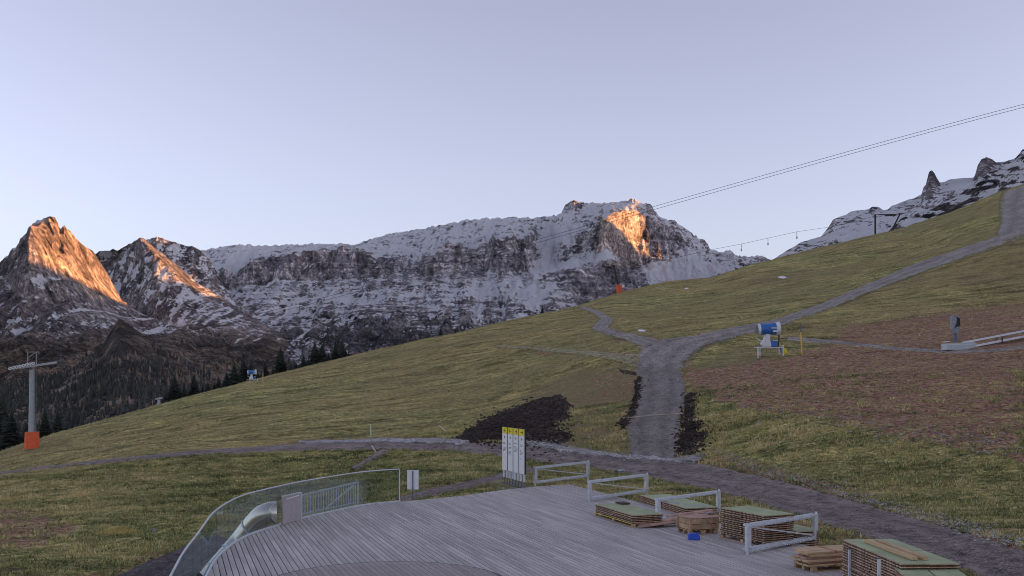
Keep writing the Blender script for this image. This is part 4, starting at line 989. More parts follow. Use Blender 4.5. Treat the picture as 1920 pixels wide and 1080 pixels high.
# steel panel and tube slide
PA = AT(529, 984); PB_ = AT(563.5, 974.5)
sp = thing('slide_entrance_panel', PA, 'plain steel panel beside the slide mouth in the gap of the glass fence', 'metal panel')
dp = PB_-PA; un = dp.normalized(); wn = Vector((-un.y, un.x, 0))
MB().bar(Vector((0,0,.47)), dp+Vector((0,0,.47)), .04, .92).build('sheet', simple('satin_steel_sheet', (.46,.42,.43), .6, .3, var=.08), sp)
MB().bar(Vector((0,0,.945)), dp+Vector((0,0,.945)), .06, .03).build('top_edge', M['steel'], sp)
MB().bar(Vector((.09,-.03,.84))+un*.12, dp*.86+Vector((.03,-.03,.86)), .02, .03).build('grab_bar', M['white'], sp)
MB().box(dp+Vector((.02,.02,.47)), (.05,.05,.95)).build('side_post', M['steel'], sp)
TP = [(-7.80,33.55,.42),(-7.98,33.5,.42),(-8.30,33.6,.30),(-8.70,33.8,-.12),(-9.10,33.9,-.62),(-9.45,33.6,-1.08),(-9.65,32.9,-1.42),(-9.68,31.8,-1.66),(-9.6,30.6,-1.80),(-9.45,29.4,-1.88),(-9.28,28.2,-1.93)]
tb = thing('tube_slide', TP[-1], 'shiny steel tube slide curving down along the outside of the deck', 'slide')
TO = Vector(TP[-1]); tp = [Vector(p)-TO for p in dense(TP, .16)]
mtube = simple('polished_tube_steel', (.62,.60,.54), .24, .9, var=.08, scale=3)
per = 7; k = 0
while k < len(tp)-1:
    e = min(len(tp)-1, k+per); MB().tube(tp[k:e+1], .37, 24, cap=False).build('tube_section', mtube, tb)
    t = (tp[e]-tp[e-1]).normalized(); MB().tube([tp[e]-t*.03, tp[e]+t*.03], .39, 24, cap=False).build('flange', M['steel'], tb); k = e
# round portal with a white board seen through it
pr = thing('round_portal', (-7.35, 23.0, -1.5), 'dark round portal ring with a white board, standing beside the lower deck edge', 'portal')
mb = MB(); n = 36; rr0, rr1 = .80, .98; pts = []
for k in range(n):
    a = 2*math.pi*k/n
    for (r_, t_) in ((rr0, -.06), (rr1, -.06), (rr1, .06), (rr0, .06)): pts.append((t_+math.cos(a)*r_*.15, math.cos(a)*r_*.99, .98+math.sin(a)*r_))
mb.add(pts, [(4*k+j, 4*k+(j+1) % 4, 4*((k+1) % n)+(j+1) % 4, 4*((k+1) % n)+j) for k in range(n) for j in range(4)], True)
mb.build('ring', M['black'], pr)
MB().box((-.02, .0, .92), (.03, 1.25, .42)).build('white_board', M['white'], pr)
MB().box((0, 0, -.05), (.3, 1.0, .2)).build('foot', M['darkbase'], pr)

# ------------------------------------------------------------------ information boards
def glyph_lines(mb, cx, z, w_, n, g): 
    for i in range(n):
        x = -w_/2
        ln = w_*g.uniform(.45, 1.0)
        while x < -w_/2+ln:
            q = g.uniform(.02, .06); mb.box((cx, x+q/2, z-i*.055), (.002, q, g.uniform(.018, .030))); x += q+.014
M['print'] = simple('grey_print', (.10,.10,.11), .7); M['print2'] = simple('ochre_print', (.45,.36,.10), .7)
TD = Vector((.33, -.944, 0)); P0 = Vector((-.46, 37.75, 0))   # row of panels
TW, TG = .52, .105
arrow = [-1, -1, 1, 1]
TLAB = ['leftmost narrow white info board with a left arrow on its yellow top', 'second narrow white info board from the left with left arrow and long text', 'third narrow white info board with a right arrow on yellow and short text', 'rightmost narrow white info board with right arrow, nearest the ski racks']
slab_pts = [(912,903.5),(972,902),(1003,914.5),(940,919.5)]
sv = [AT(u, v, -.03) for u, v in slab_pts]
so2 = MB().prism([(p.x, p.y) for p in sv][::-1], -.30, -.02).build('concrete_slab', gravel_mat('pale_concrete', (.42,.38,.36), (.52,.48,.46), 3.0, (.3,.28,.27)))
tag(so2, 'pale concrete slab under the four info boards', 'slab')
base_d = [AT(948,905.5), AT(957.5,908.5), AT(966.5,911), AT(980,914)]
rowd = (base_d[3]-base_d[0]); rowd.z = 0
ang = math.atan2(-rowd.y, -rowd.x)+math.pi/2       # local +y points along the row towards the camera reversed
for i in range(4):
    c = base_d[0]+rowd*(i/3.0); u_ = rowd.normalized()
    t = thing('info_board', (c.x, c.y, 0), TLAB[i], 'sign', 'four info boards in a row')
    rz = math.atan2(u_.y, u_.x)-math.pi/2; t.rotation_euler = (0, 0, rz)   # local +y runs along the row (away from left board towards camera)
    z0, z1 = .60, 2.62; step_ = rowd.length/3; W2 = step_-.075
    MB().box((0, 0, (z0+z1)/2), (.085, W2, z1-z0)).build('body', M['black'], t, bevel=.004)
    # the visible face looks to local -x... towards the camera side
    sx = 1 if Vector((math.cos(rz), math.sin(rz), 0)).dot(-c) > 0 else -1
    fx = sx*.0450
    MB().box((fx, 0, (z0+z1-.30)/2), (.006, W2-.012, z1-z0-.30-.01)).build('white_face', M['white'], t); wf = bpy.context.scene.collection.objects[-1]
    MB().box((fx, 0, z1-.155), (.006, W2-.012, .29)).build('yellow_head', M['yellow'], t); yh = bpy.context.scene.collection.objects[-1]
    # screen-left is the far end of the row: local -y
    s = arrow[i]; ax = fx+sx*.0045; zc = z1-.16
    mb = MB().bar((ax, -.13, zc), (ax, .13, zc), .035, .003, up=(1,0,0))
    mb.bar((ax, s*.135, zc), (ax, s*.03, zc+.085), .035, .003, up=(1,0,0)); mb.bar((ax, s*.135, zc), (ax, s*.03, zc-.085), .035, .003, up=(1,0,0))
    mb.build('arrow', M['black'], yh)
    mb = MB(); n = 20; cz = z1-.47; r_ = .055 if i != 0 else .05
    mb.add([(ax, math.cos(2*math.pi*k/n)*r_, cz+math.sin(2*math.pi*k/n)*r_*(1.2 if i == 0 else 1)) for k in range(n)], [tuple(range(n))]); mb.build('dot_symbol', M['black'], wf)
    g = random.Random(i+3); mb = MB()
    for (zz, ln) in [[(.72, 2), (.95, 4)], [(.72, 2), (.92, 2), (1.10, 4)], [(.70, 1), (.84, 5)], [(.72, 2), (.98, 4), (1.35, 1)]][i]:
        glyph_lines(mb, ax, z1-zz, W2*.62, ln, g)
    mb.build('lettering', M['print'], wf)
    for yy in (-W2*.30, W2*.30):
        MB().box((0, yy, .44), (.07, .09, .36)).build('leg_sleeve', M['steel'], t)
        MB().box((0, yy, .15), (.045, .05, .30)).build('leg', M['steel_dark'], t)
        MB().box((0, yy, .008), (.2, .2, .016)).build('foot_plate', M['steel_dark'], t)
# small white board seen from the back
bp = AT(774, 936.5)
wb_ = thing('sign_board', bp, 'blank white board on a thin post seen from behind, right of the glass end', 'sign')
MB().tube([(0,0,-.5),(0,0,1.14)], .025, 8).build('post', M['steel_dark'], wb_)
MB().box((0, .04, .79), (.46, .012, .78)).build('panel', M['white'], wb_)
MB().box((0, .03, 1.175), (.47, .03, .02)).build('top_rim', M['white'], wb_)

# ------------------------------------------------------------------ ski racks
RK = [((1005,877),(1103,866),'farthest galvanised ski rack at the deck corner beside the info boards'), ((1107,903),(1213,890),'second galvanised ski rack, standing behind the low board stack'),
      ((1235,937),(1348,921.5),'third galvanised ski rack, in front of the far stack on the grass'), ((1404,985),(1530,965),'nearest galvanised ski rack, in front of the tall board stack')]
ZT = .80
for i, (a, b, lab) in enumerate(RK):
    pa = AT(*a, ZT); pb = AT(*b, ZT); pa.z = 0; pb.z = 0; d = pb-pa; L = d.length; rz = math.atan2(d.y, d.x)
    t = thing('ski_rack', pa, lab, 'ski rack', 'galvanised ski racks along the deck edge', rz)
    zb = .14
    for (x, ex) in ((0, 0), (L, .32)):
        MB().box((x, 0, (ZT-.02+zb-.06)/2), (.19, .035, ZT-.02-zb+.06)).box((x-.09, .035, (ZT-.02+zb-.06)/2), (.014, .06, ZT-.02-zb+.06)).build('post', M['steel'], t)
        MB().box((x+(.03 if x else -.02), .03, (zb-ex)/2-.03), (.06, .06, zb+ex)).build('leg', M['steel'], t)
    for z in (ZT, zb):
        MB().bar((-.05, .0, z), (L+.09, .0, z), .035, .06).bar((-.03, .14, z), (L+.05, .14, z), .035, .06).bar((-.03, .07, z-.02), (L+.05, .07, z-.02), .11, .012).build('beam', M['steel'], t)
        mb = MB(); nT = int(L/.115)
        for k in range(nT): mb.box((.08+k*(L-.12)/nT, -.045, z-.045), (.05, .06, .035))
        mb.build('slot_comb', M['steel'], t)
    MB().bar((.12, .05, ZT-.06), (L-.05, .05, zb+.05), .03, .04).build('brace', M['steel'], t)
    MB().box((L, 0, ZT+.055), (.05, .05, .06)).build('end_cap', M['white'], t)

# ------------------------------------------------------------------ stacks of board panels
M['green'] = simple('green_panel_face', (.37,.42,.24), .85, var=.12, scale=1.5)
M['edge'] = simple('sawn_panel_edge', (.55,.37,.25), .85, var=.35, scale=9)
M['edge2'] = simple('dark_panel_slat', (.075,.048,.036), .9, var=.4, scale=9)
M['wood'] = simple('raw_timber', (.55,.39,.22), .8, var=.22, scale=3, stretch=(.3,3,3))
M['wood_pink'] = simple('reddish_timber', (.46,.29,.22), .8, var=.25, scale=3)
M['pallet'] = simple('pallet_wood', (.42,.29,.17), .85, var=.3, scale=3)
M['yellowstrap'] = simple('yellow_strap', (.70,.52,.05), .6, var=.1)
M['strap'] = simple('red_strap', (.45,.14,.10), .6, var=.1)
PMESH = {}
def panel_mesh(L, W, th):
    """one panel: thin green deck on two layers of dark slats with lighter sawn ends; local x along, y across"""
    key = (round(L, 2), round(W, 2), round(th, 3))
    if key in PMESH: return PMESH[key]
    top = MB().box((0, 0, th*.5-.006), (L, W, .012)).mesh('panel_top', M['green'])
    mb = MB().box((0, 0, th*.5-.018), (L*.995, W*.995, .012))
    n = max(4, int(L/.15))
    for k in range(n): mb.box((-L/2+(k+.5)*L/n, 0, -.004+th*.05), (L/n*.55, W*.985, th*.34))
    m2 = mb.mesh('panel_slats', M['edge'])
    mb = MB()
    for y in np.linspace(-W/2+.03, W/2-.03, 5): mb.box((0, y, -th*.33), (L*.98, .05, th*.30))
    m3 = mb.mesh('panel_joists', M['edge2'])
    PMESH[key] = (top, m2, m3); return PMESH[key]
def put(me, name, parent, loc, rz=0):
    o = bpy.data.objects.new(name, me); COL.objects.link(o); o.parent = parent; o.location = loc; o.rotation_euler = (0, 0, rz); return o
def pallet(parent, L, W, ox=0, oy=0, top=.115):
    for k in range(6): MB().box((ox-L/2+.06+k*(L-.12)/5, oy, top-.011), (.10, W, .022)).build('pallet_board', M['pallet'], parent)
    for y in (-W/2+.05, 0, W/2-.05):
        for x in (-L/2+.07, 0, L/2-.07): MB().box((ox+x, oy+y, (top-.022)/2+.005), (.14, .10, top-.034)).build('pallet_block', M['pallet'], parent)
        MB().box((ox, oy+y, .008), (L, .10, .016)).build('pallet_runner', M['pallet'], parent)
def stack(c0, L, W, H, lab, rz, cols=2, rowsW=1, z=0, with_pallet=.115, seed=1, topmiss=False, strap=None, th=.062):
    """c0 is the corner at the far left; the stack runs along the boards of the deck"""
    e1 = Vector((math.cos(rz), math.sin(rz), 0)); e2 = Vector((-math.sin(rz), math.cos(rz), 0))
    cen = Vector(c0)+e1*L/2+e2*W/2; cen.z = z
    t = thing('panel_stack', cen, lab, 'stack of panels', 'stacks of green topped panels', rz)
    g = random.Random(seed)
    if with_pallet: pallet(t, L, W, top=with_pallet)
    n = max(1, round((H-with_pallet)/th)); th = (H-with_pallet)/n; pl = L/cols; pw = W/rowsW
    for i in range(n):
        zc = with_pallet+th*(i+.5)
        for c in range(cols):
            for r in range(rowsW):
                if topmiss and i == n-1 and c == 0 and r == rowsW-1 and rowsW > 1: continue
                me = panel_mesh(pl-.012, pw-.012, th*.97)
                cx = -L/2+pl*(c+.5)+g.gauss(0, .010); cy = -W/2+pw*(r+.5)+g.gauss(0, .014); a = g.gauss(0, .006)
                o = put(me[1], 'panel', t, (cx, cy, zc), a)
                if i == n-1 or g.random() < .0: put(me[0], 'panel_face', t, (cx, cy, zc), a)
                put(me[2], 'joist_layer', t, (cx, cy, zc), a)
    if strap:
        for x in (-.28*L, .28*L):
            MB().box((x, -W/2-.012, H/2), (.02, .006, H)).box((x, 0, H+.006), (.02, W, .006)).build('strap', strap, t)
    return t, e1, e2
RS = math.atan2(E1.y, E1.x)
def corner(u, v, z=0.0): p = AT(u, v, z); p.z = 0; return p
def make(c_left, c_front, Wd, H, lab, **k):
    """c_left, c_front: ground points of the long visible side; the stack lies behind that side"""
    d = c_front-c_left; rz = math.atan2(d.y, d.x); return stack(c_left, d.length, Wd, H, lab, rz, **k)
s1, _, _ = make(corner(1114.5, 966), corner(1186.5, 989), 1.12, .40, 'low stack of green topped panels on a yellow banded pallet, nearest the open deck', cols=2, rowsW=1, seed=1)
MB().box((0, -.565, .10), (3.1, .012, .022)).build('yellow_band', M['yellowstrap'], s1)
MB().box((-1.28, .40, .435), (.5, .34, .045)).build('offcut_panel', M['edge2'], s1)
make(corner(1200.5, 946, -.1), corner(1285, 973, -.1), 1.25, .50, 'panel stack on the grass strip behind the third ski rack', z=-.22, seed=2, cols=2)
make(corner(1350.5, 1008), corner(1433, 1027), 1.10, .92, 'tall square panel stack on a pallet behind the nearest ski rack', cols=2, seed=3, topmiss=True)
make(corner(1452, 1012, -.1), corner(1492, 1024, -.1), .8, .52, 'small dark panel stack half hidden behind the nearest ski rack', z=-.18, cols=1, seed=4, with_pallet=.0)
s6, e1, e2 = make(corner(1578, 1083), corner(1690, 1140), 1.28, .93, 'largest panel stack with two raw timber beams on top', cols=2, rowsW=2, seed=6, with_pallet=.0)
L6 = 2.3
for y, w_, a in ((-.22, .13, .02), (.03, .12, .015)):
    MB().bar((-1.15, y, .975), (1.28, y+a*2, .975), w_, .07).build('timber_beam', M['wood'], s6)
make(Vector((8.20, 21.7, 0)), Vector((7.75, 19.2, 0)), 1.25, .80, 'panel stack with flat green top at the lower right corner', cols=3, rowsW=2, seed=7, with_pallet=.0)

# two steel posts in front of the largest stack
for (u, vt, lab) in ((1593, 1030, 'thin steel post left, leaning close to the largest panel stack'), (1648, 1048, 'thin steel post right, in front of the largest panel stack')):
    zt = .78 if u < 1600 else 1.0; p = AT(u, vt, zt)
    t = thing('steel_post', (p.x, p.y, 0), lab, 'post', None)
    MB().box((0, 0, zt/2), (.06, .05, zt)).build('shaft', M['steel'], t); MB().box((0, 0, zt+.01), (.075, .06, .02)).build('cap', M['steel_dark'], t)
    MB().box((0, 0, .006), (.14, .14, .012)).build('foot_plate', M['steel'], t)

# timber bundle on a pallet, left of the largest stack
cB = corner(1493, 1064); t = thing('timber_bundle', cB, 'bundle of raw timber boards tied with red strap on a pallet', 'timber stack', None, RZ)
pallet(t, 1.9, .8, .95, -.30, top=.13)
g = random.Random(4)
for (z, x0, ln, y0, n, w_, h_, m_) in [(.155,-.05,2.0,-.62,3,.22,.045,'wood'),(.215,.06,1.9,-.60,3,.18,.06,'wood_pink'),(.275,-.22,2.2,-.66,3,.24,.05,'wood'),(.335,-.10,2.1,-.58,2,.26,.06,'wood_pink'),(.40,.05,2.0,-.62,2,.28,.06,'wood'),(.46,-.06,2.15,-.60,3,.26,.05,'wood')]:
    for k in range(n):
        xx = x0+g.uniform(-.08, .08); MB().box((xx+ln/2, y0+k*(w_+.012)+.08, z), (ln, w_, h_)).build('board', M[m_], t)
MB().box((.72, -.665, .32), (.025, .008, .38)).bar((.72, -.66, .50), (.74, .26, .50), .025, .008).build('strap', M['strap'], t)

# long boards from the low stack to the crate
cC = corner(1197, 987.5, .05); t = thing('long_boards', cC, 'long reddish boards laid from the low stack towards the crate', 'timber stack', None, RZ+.02)
for (x0, x1, y, z, zz, w_) in [(0, 2.1, 0, .05, .16, .14), (.15, 2.5, .17, .06, .2, .14), (.4, 3.0, -.12, .10, .30, .13), (.9, 2.55, .05, .2, .36, .15), (1.5, 2.75, .10, .36, .46, .2), (1.2, 2.2, .25, .30, .38, .16)]:
    MB().bar((x0, y, z), (x1, y, zz), w_, .05).build('board', M['wood_pink'], t)
cD = AT(1292, 1003); t = thing('wooden_crate', cD, 'weathered wooden crate on a small pallet beside the tall panel stack', 'crate', None, RZ)
pallet(t, 1.0, .75, .52, .40, top=.13)
for zz in (.23, .40):
    MB().box((.52, .02, zz), (1.0, .03, .155)).build('side_board', M['pallet'], t); MB().box((.52, .78, zz), (1.0, .03, .155)).build('side_board', M['pallet'], t)
    MB().box((.035, .40, zz), (.03, .73, .155)).build('end_board', M['pallet'], t); MB().box((1.005, .40, zz), (.03, .73, .155)).build('end_board', M['pallet'], t)
for x, y in ((.04, .0), (1.0, .0), (.0, .76), (1.0, .80)): MB().box((x, y-.01, .315), (.06, .05, .36)).build('corner_post', M['pallet'], t)
for k in range(4): MB().box((.14+k*.25, .40, .50), (.235, .80, .025)).build('lid_board', M['wood_pink'], t)
MB().bar((.6,-.012,.48), (.85,-.012,.16), .02, .006).build('strap', M['strap'], t)
# blue container in front of the crate
M['blue'] = simple('blue_plastic', (.02,.09,.55), .45, var=.12)
pB = AT(1301, 1012); t = thing('blue_container', pB, 'small bright blue plastic container on the deck beside the crate', 'container')
mb = MB(); prof = [(-.17,.0),(-.17,.16),(-.10,.20),(.06,.20),(.12,.17),(.17,.10),(.17,.0)]
vs = [(x, -.10, z) for x, z in prof]+[(x, .10, z) for x, z in prof]; n = len(prof)
mb.add(vs, [tuple(range(n)), tuple(reversed(range(n, 2*n)))]+[(i, n+i, n+(i+1) % n, (i+1) % n) for i in range(n)]); mb.build('body', M['blue'], t, bevel=.012)
MB().tube([(.10,0,.17),(.16,0,.22)], .03, 8).build('cap', M['blue'], t)

# ------------------------------------------------------------------ snow guns
M['gunblue'] = simple('snow_gun_blue', (.03,.15,.48), .4, var=.12); M['gunwhite'] = simple('snow_gun_white', (.70,.71,.76), .45, var=.08)
M['poleyellow'] = simple('pole_yellow', (.75,.50,.12), .6, var=.1); M['polegrey'] = simple('pole_grey', (.16,.18,.23), .6)
def snow_gun(loc, k, rz, lab, valve=True):
    t = thing('snow_gun', loc, lab, 'snow gun', None, rz)
    S = lambda *a: tuple(q*k for q in a)
    # frame
    fr_ = MB(); fr_.bar(S(-1.15,-.45,.75), S(1.2,-.45,.75), .06*k, .06*k).bar(S(-1.15,.45,.75), S(1.2,.45,.75), .06*k, .06*k).bar(S(-1.15,-.5,.75), S(-1.15,.5,.75), .06*k, .06*k).bar(S(1.2,-.5,.75), S(1.2,.5,.75), .06*k, .06*k)
    fr_.build('frame', M['gunwhite'], t)
    for x, y, zb, zt in ((-1.15,-.5,-.35,.80),(-.65,.45,-.15,.75),(1.2,-.5,-.1,.98),(1.15,.45,-.05,.75)):
        MB().bar(S(x, y, zb), S(x, y, zt), .08*k, .08*k).build('leg', M['gunwhite'], t)
    # body: arm of the turret
    prof = [(-.55,.80),(-.75,1.05),(-.62,1.30),(-.45,1.55),(-.28,2.10),(-.05,2.18),(.10,2.12),(.08,1.6),(.15,1.2),(.28,.80)]
    vs = [S(x, -.22, z) for x, z in prof]+[S(x, .22, z) for x, z in prof]; n = len(prof)
    MB().add(vs, [tuple(range(n)), tuple(reversed(range(n, 2*n)))]+[(i, n+i, n+(i+1) % n, (i+1) % n) for i in range(n)]).build('turret_arm', M['gunwhite'], t, bevel=.03*k)
    MB().bar(S(-.55,-.1,1.25), S(-1.2,-.1,1.62), .12*k, .07*k).build('handle', M['gunwhite'], t)
    MB().box(S(.45,0,1.08), S(.55,.6,.55)).build('motor_box', M['gunblue'], t, bevel=.05*k)
    MB().box(S(.62,-.1,1.40), S(.40,.4,.06)).build('motor_lid', M['gunwhite'], t)
    # barrel
    tilt = .06; q0 = Vector(S(-1.08,0,2.38)); q1 = Vector(S(.98,0,2.38+2.0*tilt)); dv = q1-q0
    def ringtube(a, b, ra, rb, nm, m_):
        pts = [q0+dv*a, q0+dv*(a*.66+b*.34), q0+dv*(a*.33+b*.67), q0+dv*b]; rs = [ra*k, (ra*.75+rb*.25-.02)*k, (ra*.3+rb*.7-.02)*k, rb*k]
        MB().tube(pts, rs, 22, cap=False).build(nm, m_, t)
    ringtube(.10, .84, .50, .56, 'barrel', M['gunblue']); ringtube(.0, .12, .47, .53, 'intake_ring', M['gunwhite']); ringtube(.82, 1.0, .585, .64, 'nozzle_ring', M['gunwhite'])
    MB().tube([q0+dv*.80, q0+dv*.90], .45*k, 20).build('inner_cone', M['steel_dark'], t)
    MB().tube([q0-dv*.005, q0+dv*.02], .44*k, 20).build('intake_grille', M['steel_dark'], t)
    mb = MB()
    for i in range(6): a = i*math.pi/3; mb.bar(q0+dv*.95, q0+dv*.95+Vector((0, math.cos(a), math.sin(a)))*.6*k, .03*k)
    mb.build('nozzle_spokes', M['steel_dark'], t)
    mb = MB(); g = random.Random(3); x = .10
    for i in range(7): wq = g.uniform(.05, .09); mb.box((x*k+wq*k/2, -.573*k, (2.52+.0*i)*k), (wq*k, .01, .10*k)); x += wq+.02
    mb.build('lettering', M['white'], t)
    MB().box(S(.45,-.56,2.22), S(.40,.03,.16)).build('label_plate', M['white'], t)
    MB().bar(S(.93,.1,.8), S(1.0,.1,1.9), .10*k, .22*k).build('control_post', M['black'], t)
    if valve:
        MB().tube([S(1.42,-.1,.10), S(1.42,-.1,.72)], [.14*k, .12*k], 10).box(S(1.50,-.1,.42), S(.3,.28,.30)).build('hydrant', M['yellow'], t)
        MB().tube([S(1.5,-.1,.35), S(1.9,-.3,.12), S(2.3,-.4,.05)], .05*k, 8).build('hose', M['poleyellow'], t)
        MB().tube([S(.95,-.3,.75), S(1.05,-.5,.35), S(1.3,-.3,.1)], .05*k, 8).build('hose', M['gunblue'], t)
    return t
p = hit1(1441, 668); gk = p.y*60/F/2.95
snow_gun(p+Vector((0,0,.05)), gk, R(4), 'blue and white snow gun on a frame at the edge of the brown slope')
p2 = hit1(473, 717.5); k2 = p2.y*24/F/3.0
snow_gun(p2, k2, R(8), 'distant small blue snow gun on the left hill crest', False)
def marker(u, v, vt, lab, lean=0, top=True):
    p = hit1(u, v); h = (v-vt)/F*p.y
    t = thing('marker_pole', p, lab, 'pole'); r_ = .05*h/2.2 if h > 1.4 else .03
    MB().tube([(0,0,-.2), (lean*h*.7, 0, h*.70)], .055, 8).build('shaft', M['poleyellow'], t)
    if top: MB().tube([(lean*h*.7, 0, h*.70), (lean*h, 0, h)], .05, 8).build('upper_shaft', M['polegrey'], t); MB().box((lean*h*.72, 0, h*.71), (.34, .1, .05)).build('bracket', M['polegrey'], t)
marker(1504, 663, 605, 'yellow marker pole with dark upper half beside the near snow gun', -.07)
marker(493, 717.5, 692, 'yellow and grey marker pole right of the distant snow gun')
M['stake'] = simple('white_stake', (.62,.66,.56), .7, var=.1)
def stake(u0, v0, u1, v1, lab):
    p = hit1(u0, v0); h = (v0-v1)/F*p.y; dx = (u1-u0)/F*p.y
    t = thing('stake', p, lab, 'stake'); MB().tube([(-dx*.15, 0, -h*.15-.1), (dx, 0, h)], .038, 7).build('shaft', M['stake'], t); MB().tube([(dx, 0, h), (dx*1.03, 0, h+.03)], .042, 7).build('cap', M['white'], t)
stake(695.5, 819.5, 695, 797, 'upright pale stake on the grass just above the dirt road')
stake(707, 848, 697, 836, 'pale stake leaning left at the lower edge of the dirt road')
stake(839, 809, 824, 798.5, 'pale stake leaning left on the grass near the black soil')
for (u, v, lab) in ((290,887,'pale stone lying in the lower left meadow'), (1104, 822, 'pale stone at the foot of the brown bank'), (1421, 797, 'flat pale stone at the lower edge of the brown slope'), (795, 899, 'light stone on the dirt beside the white sign board')):
    if u == 290: u, v = 290, 997
    p = hit1(u, v); g = random.Random(u); mb = MB(); n = 9; s = .10
    vs = [(0,0,s*1.1)]+[(math.cos(6.283*k/n)*s*g.uniform(.8,1.3), math.sin(6.283*k/n)*s*g.uniform(.8,1.2), s*.5) for k in range(n)]+[(math.cos(6.283*k/n)*s*1.2, math.sin(6.283*k/n)*s*1.2, -.05) for k in range(n)]
    mb.add(vs, [(0,1+k,1+(k+1) % n) for k in range(n)]+[(1+k, 1+n+k, 1+n+(k+1) % n, 1+(k+1) % n) for k in range(n)])
    tag(mb.build('stone', M['stone'], loc=p+Vector((0,0,.06))), lab, 'stone')
# wooden rail laid across the steep path
pa, pb = hit1(1166, 786), hit1(1282, 778)
mb = MB(); q = [pa.lerp(pb, k/10) for k in range(11)]; q = [Vector((p.x, p.y, float(Hf(p.x, p.y))+.07)) for p in q]
tag(mb.tube([p-q[0] for p in q], .045, 6).build('drain_rail', simple('bleached_wood', (.42,.36,.32), .9), loc=q[0]), 'thin bleached drainage rail laid across the steep gravel path', 'rail')
# golden grass clump
p = hit1(222, 1001); mb = MB(); g = random.Random(9)
for k in range(420):
    a = g.uniform(0, 6.28); r_ = abs(g.gauss(0, .33)); x, y = math.cos(a)*r_*1.35, math.sin(a)*r_*.6; h = g.uniform(.2, .42)*(1-r_*.5); l_ = g.uniform(-.25, .25); w_ = .016
    mb.add([(x-w_, y, 0), (x+w_, y, 0), (x+l_, y+g.uniform(-.1, .1), h)], [(0,1,2)])
tag(mb.build('grass_clump', simple('golden_grass', (.60,.46,.17), .9, var=.3), loc=p), 'clump of long golden grass in the lower left meadow', 'plant', kind='stuff')

# ------------------------------------------------------------------ towing station at the right
M['lightgrey'] = simple('light_grey_housing', (.50,.56,.57), .5, var=.08)
p = hit1(1805, 654); k = p.y/F; Lc = 90*k
t = thing('conveyor_lift', p, 'low grey conveyor housing with a long rail leading off to the right', 'conveyor', None, R(5))
prof = [(-36*k,0),(-36*k,12*k),(12*k,15*k),(22*k,13*k),(18*k,2*k),(8*k,0)]
vs = [(x, -.45, z-.1) for x, z in prof]+[(x, .45, z-.1) for x, z in prof]; n = len(prof)
MB().add(vs, [tuple(range(n)), tuple(reversed(range(n, 2*n)))]+[(i, n+i, n+(i+1) % n, (i+1) % n) for i in range(n)]).build('housing', M['lightgrey'], t, bevel=.02)
MB().box((-34*k, -.1, 13*k), (4*k, 1.0, .05)).box((-12*k, -.46, 7.5*k), (44*k, .03, .03)).build('trim', M['gunwhite'], t)
def gz(dx, dy=0): q = Matrix.Rotation(R(5), 3, 'Z') @ Vector((dx, dy, 0)); return float(Hf(p.x+q.x, p.y+q.y))-p.z
x0, x1 = 16*k, 16*k+7.5; z0, z1 = 12*k, max(12*k+7.5*.20, gz(x1)+.75)
MB().bar((x0-.5, -.35, z0), (x1, -.35, z1), .10, .10).bar((x0-.5, .35, z0), (x1, .35, z1), .10, .10).build('upper_rail', M['white'], t)
MB().bar((x0-.5, 0, z0-.05), (x1, 0, z1-.05), .6, .04).build('belt', M['black'], t)
MB().bar((x0-.3, -.38, z0-.36), (x1, -.38, z1-.38), .05, .16).build('lower_rail', M['gunwhite'], t)
for q in (.3, .62, .93):
    xx = x0+(x1-x0)*q; zz = z0+(z1-z0)*q; MB().box((xx, -.42, zz-.28), (.07, .05, .5)).build('support', M['black'], t)
    MB().box((xx, .3, zz-.45), (.08, .08, 1.0)).build('leg', M['steel_dark'], t)
pd = hit1(1791, 641); kk = pd.y/F
t = thing('drive_post', pd, 'grey control column with a dark folded cover standing behind the conveyor', 'control post')
MB().bar((0, 0, -.3), (0, 0, 16*kk), 5*kk, 5*kk).build('post', simple('blue_grey_post', (.12,.15,.28), .5), t)
prof = [(-4*kk,16*kk),(-7*kk,24*kk),(-8*kk,48*kk),(-2*kk,50*kk),(6*kk,47*kk),(7.5*kk,30*kk),(5*kk,17*kk)]
vs = [(x, -.22, z) for x, z in prof]+[(x, .22, z) for x, z in prof]; n = len(prof)
MB().add(vs, [tuple(range(n)), tuple(reversed(range(n, 2*n)))]+[(i, n+i, n+(i+1) % n, (i+1) % n) for i in range(n)]).build('cabinet', simple('grey_cabinet', (.26,.28,.31), .6, var=.25), t, bevel=.02)
MB().add([(1*kk,-.24,47*kk),(6.4*kk,-.26,44*kk),(7*kk,-.24,29*kk),(0,-.25,28*kk),(-5*kk,-.25,24*kk),(0,-.26,34*kk)], [(0,1,2,3,4,5)]).build('cover', M['black'], t)

# ------------------------------------------------------------------ lift masts
M['orange'] = simple('orange_padding', (.78,.13,.04), .7, var=.12, scale=3)
M['mast'] = simple('mast_paint', (.33,.37,.40), .5, .2, var=.12)
p = hit1(60, 841); k = p.y/F
t = thing('lift_mast', p, 'tall grey cable mast with orange padded foot at the left', 'lift mast')
MB().tube([(0,0,-.5), (.0,0,148*k)], [7.0*k, 4.2*k], 20).build('shaft', M['mast'], t)
mb = MB(); r0 = 13.0*k
pts = []; n = 20
for z, rr in ((0, 13*k), (6*k, 12.9*k), (15*k, 13.1*k), (24*k, 12.6*k), (31*k, 12.4*k)):
    for j in range(n): a = 6.283*j/n; pts.append((math.cos(a)*rr, math.sin(a)*rr, z))
mb.add(pts, [(i*n+j, i*n+(j+1) % n, (i+1)*n+(j+1) % n, (i+1)*n+j) for i in range(4) for j in range(n)], True); mb.add(pts[-n:], [tuple(range(n))]); mb.build('orange_pad', M['orange'], t)
mb = MB()
for s in (-1, 1): mb.bar((8*k, s*.18-.2, 28*k), (8*k, s*.18-.2, 150*k), .05)
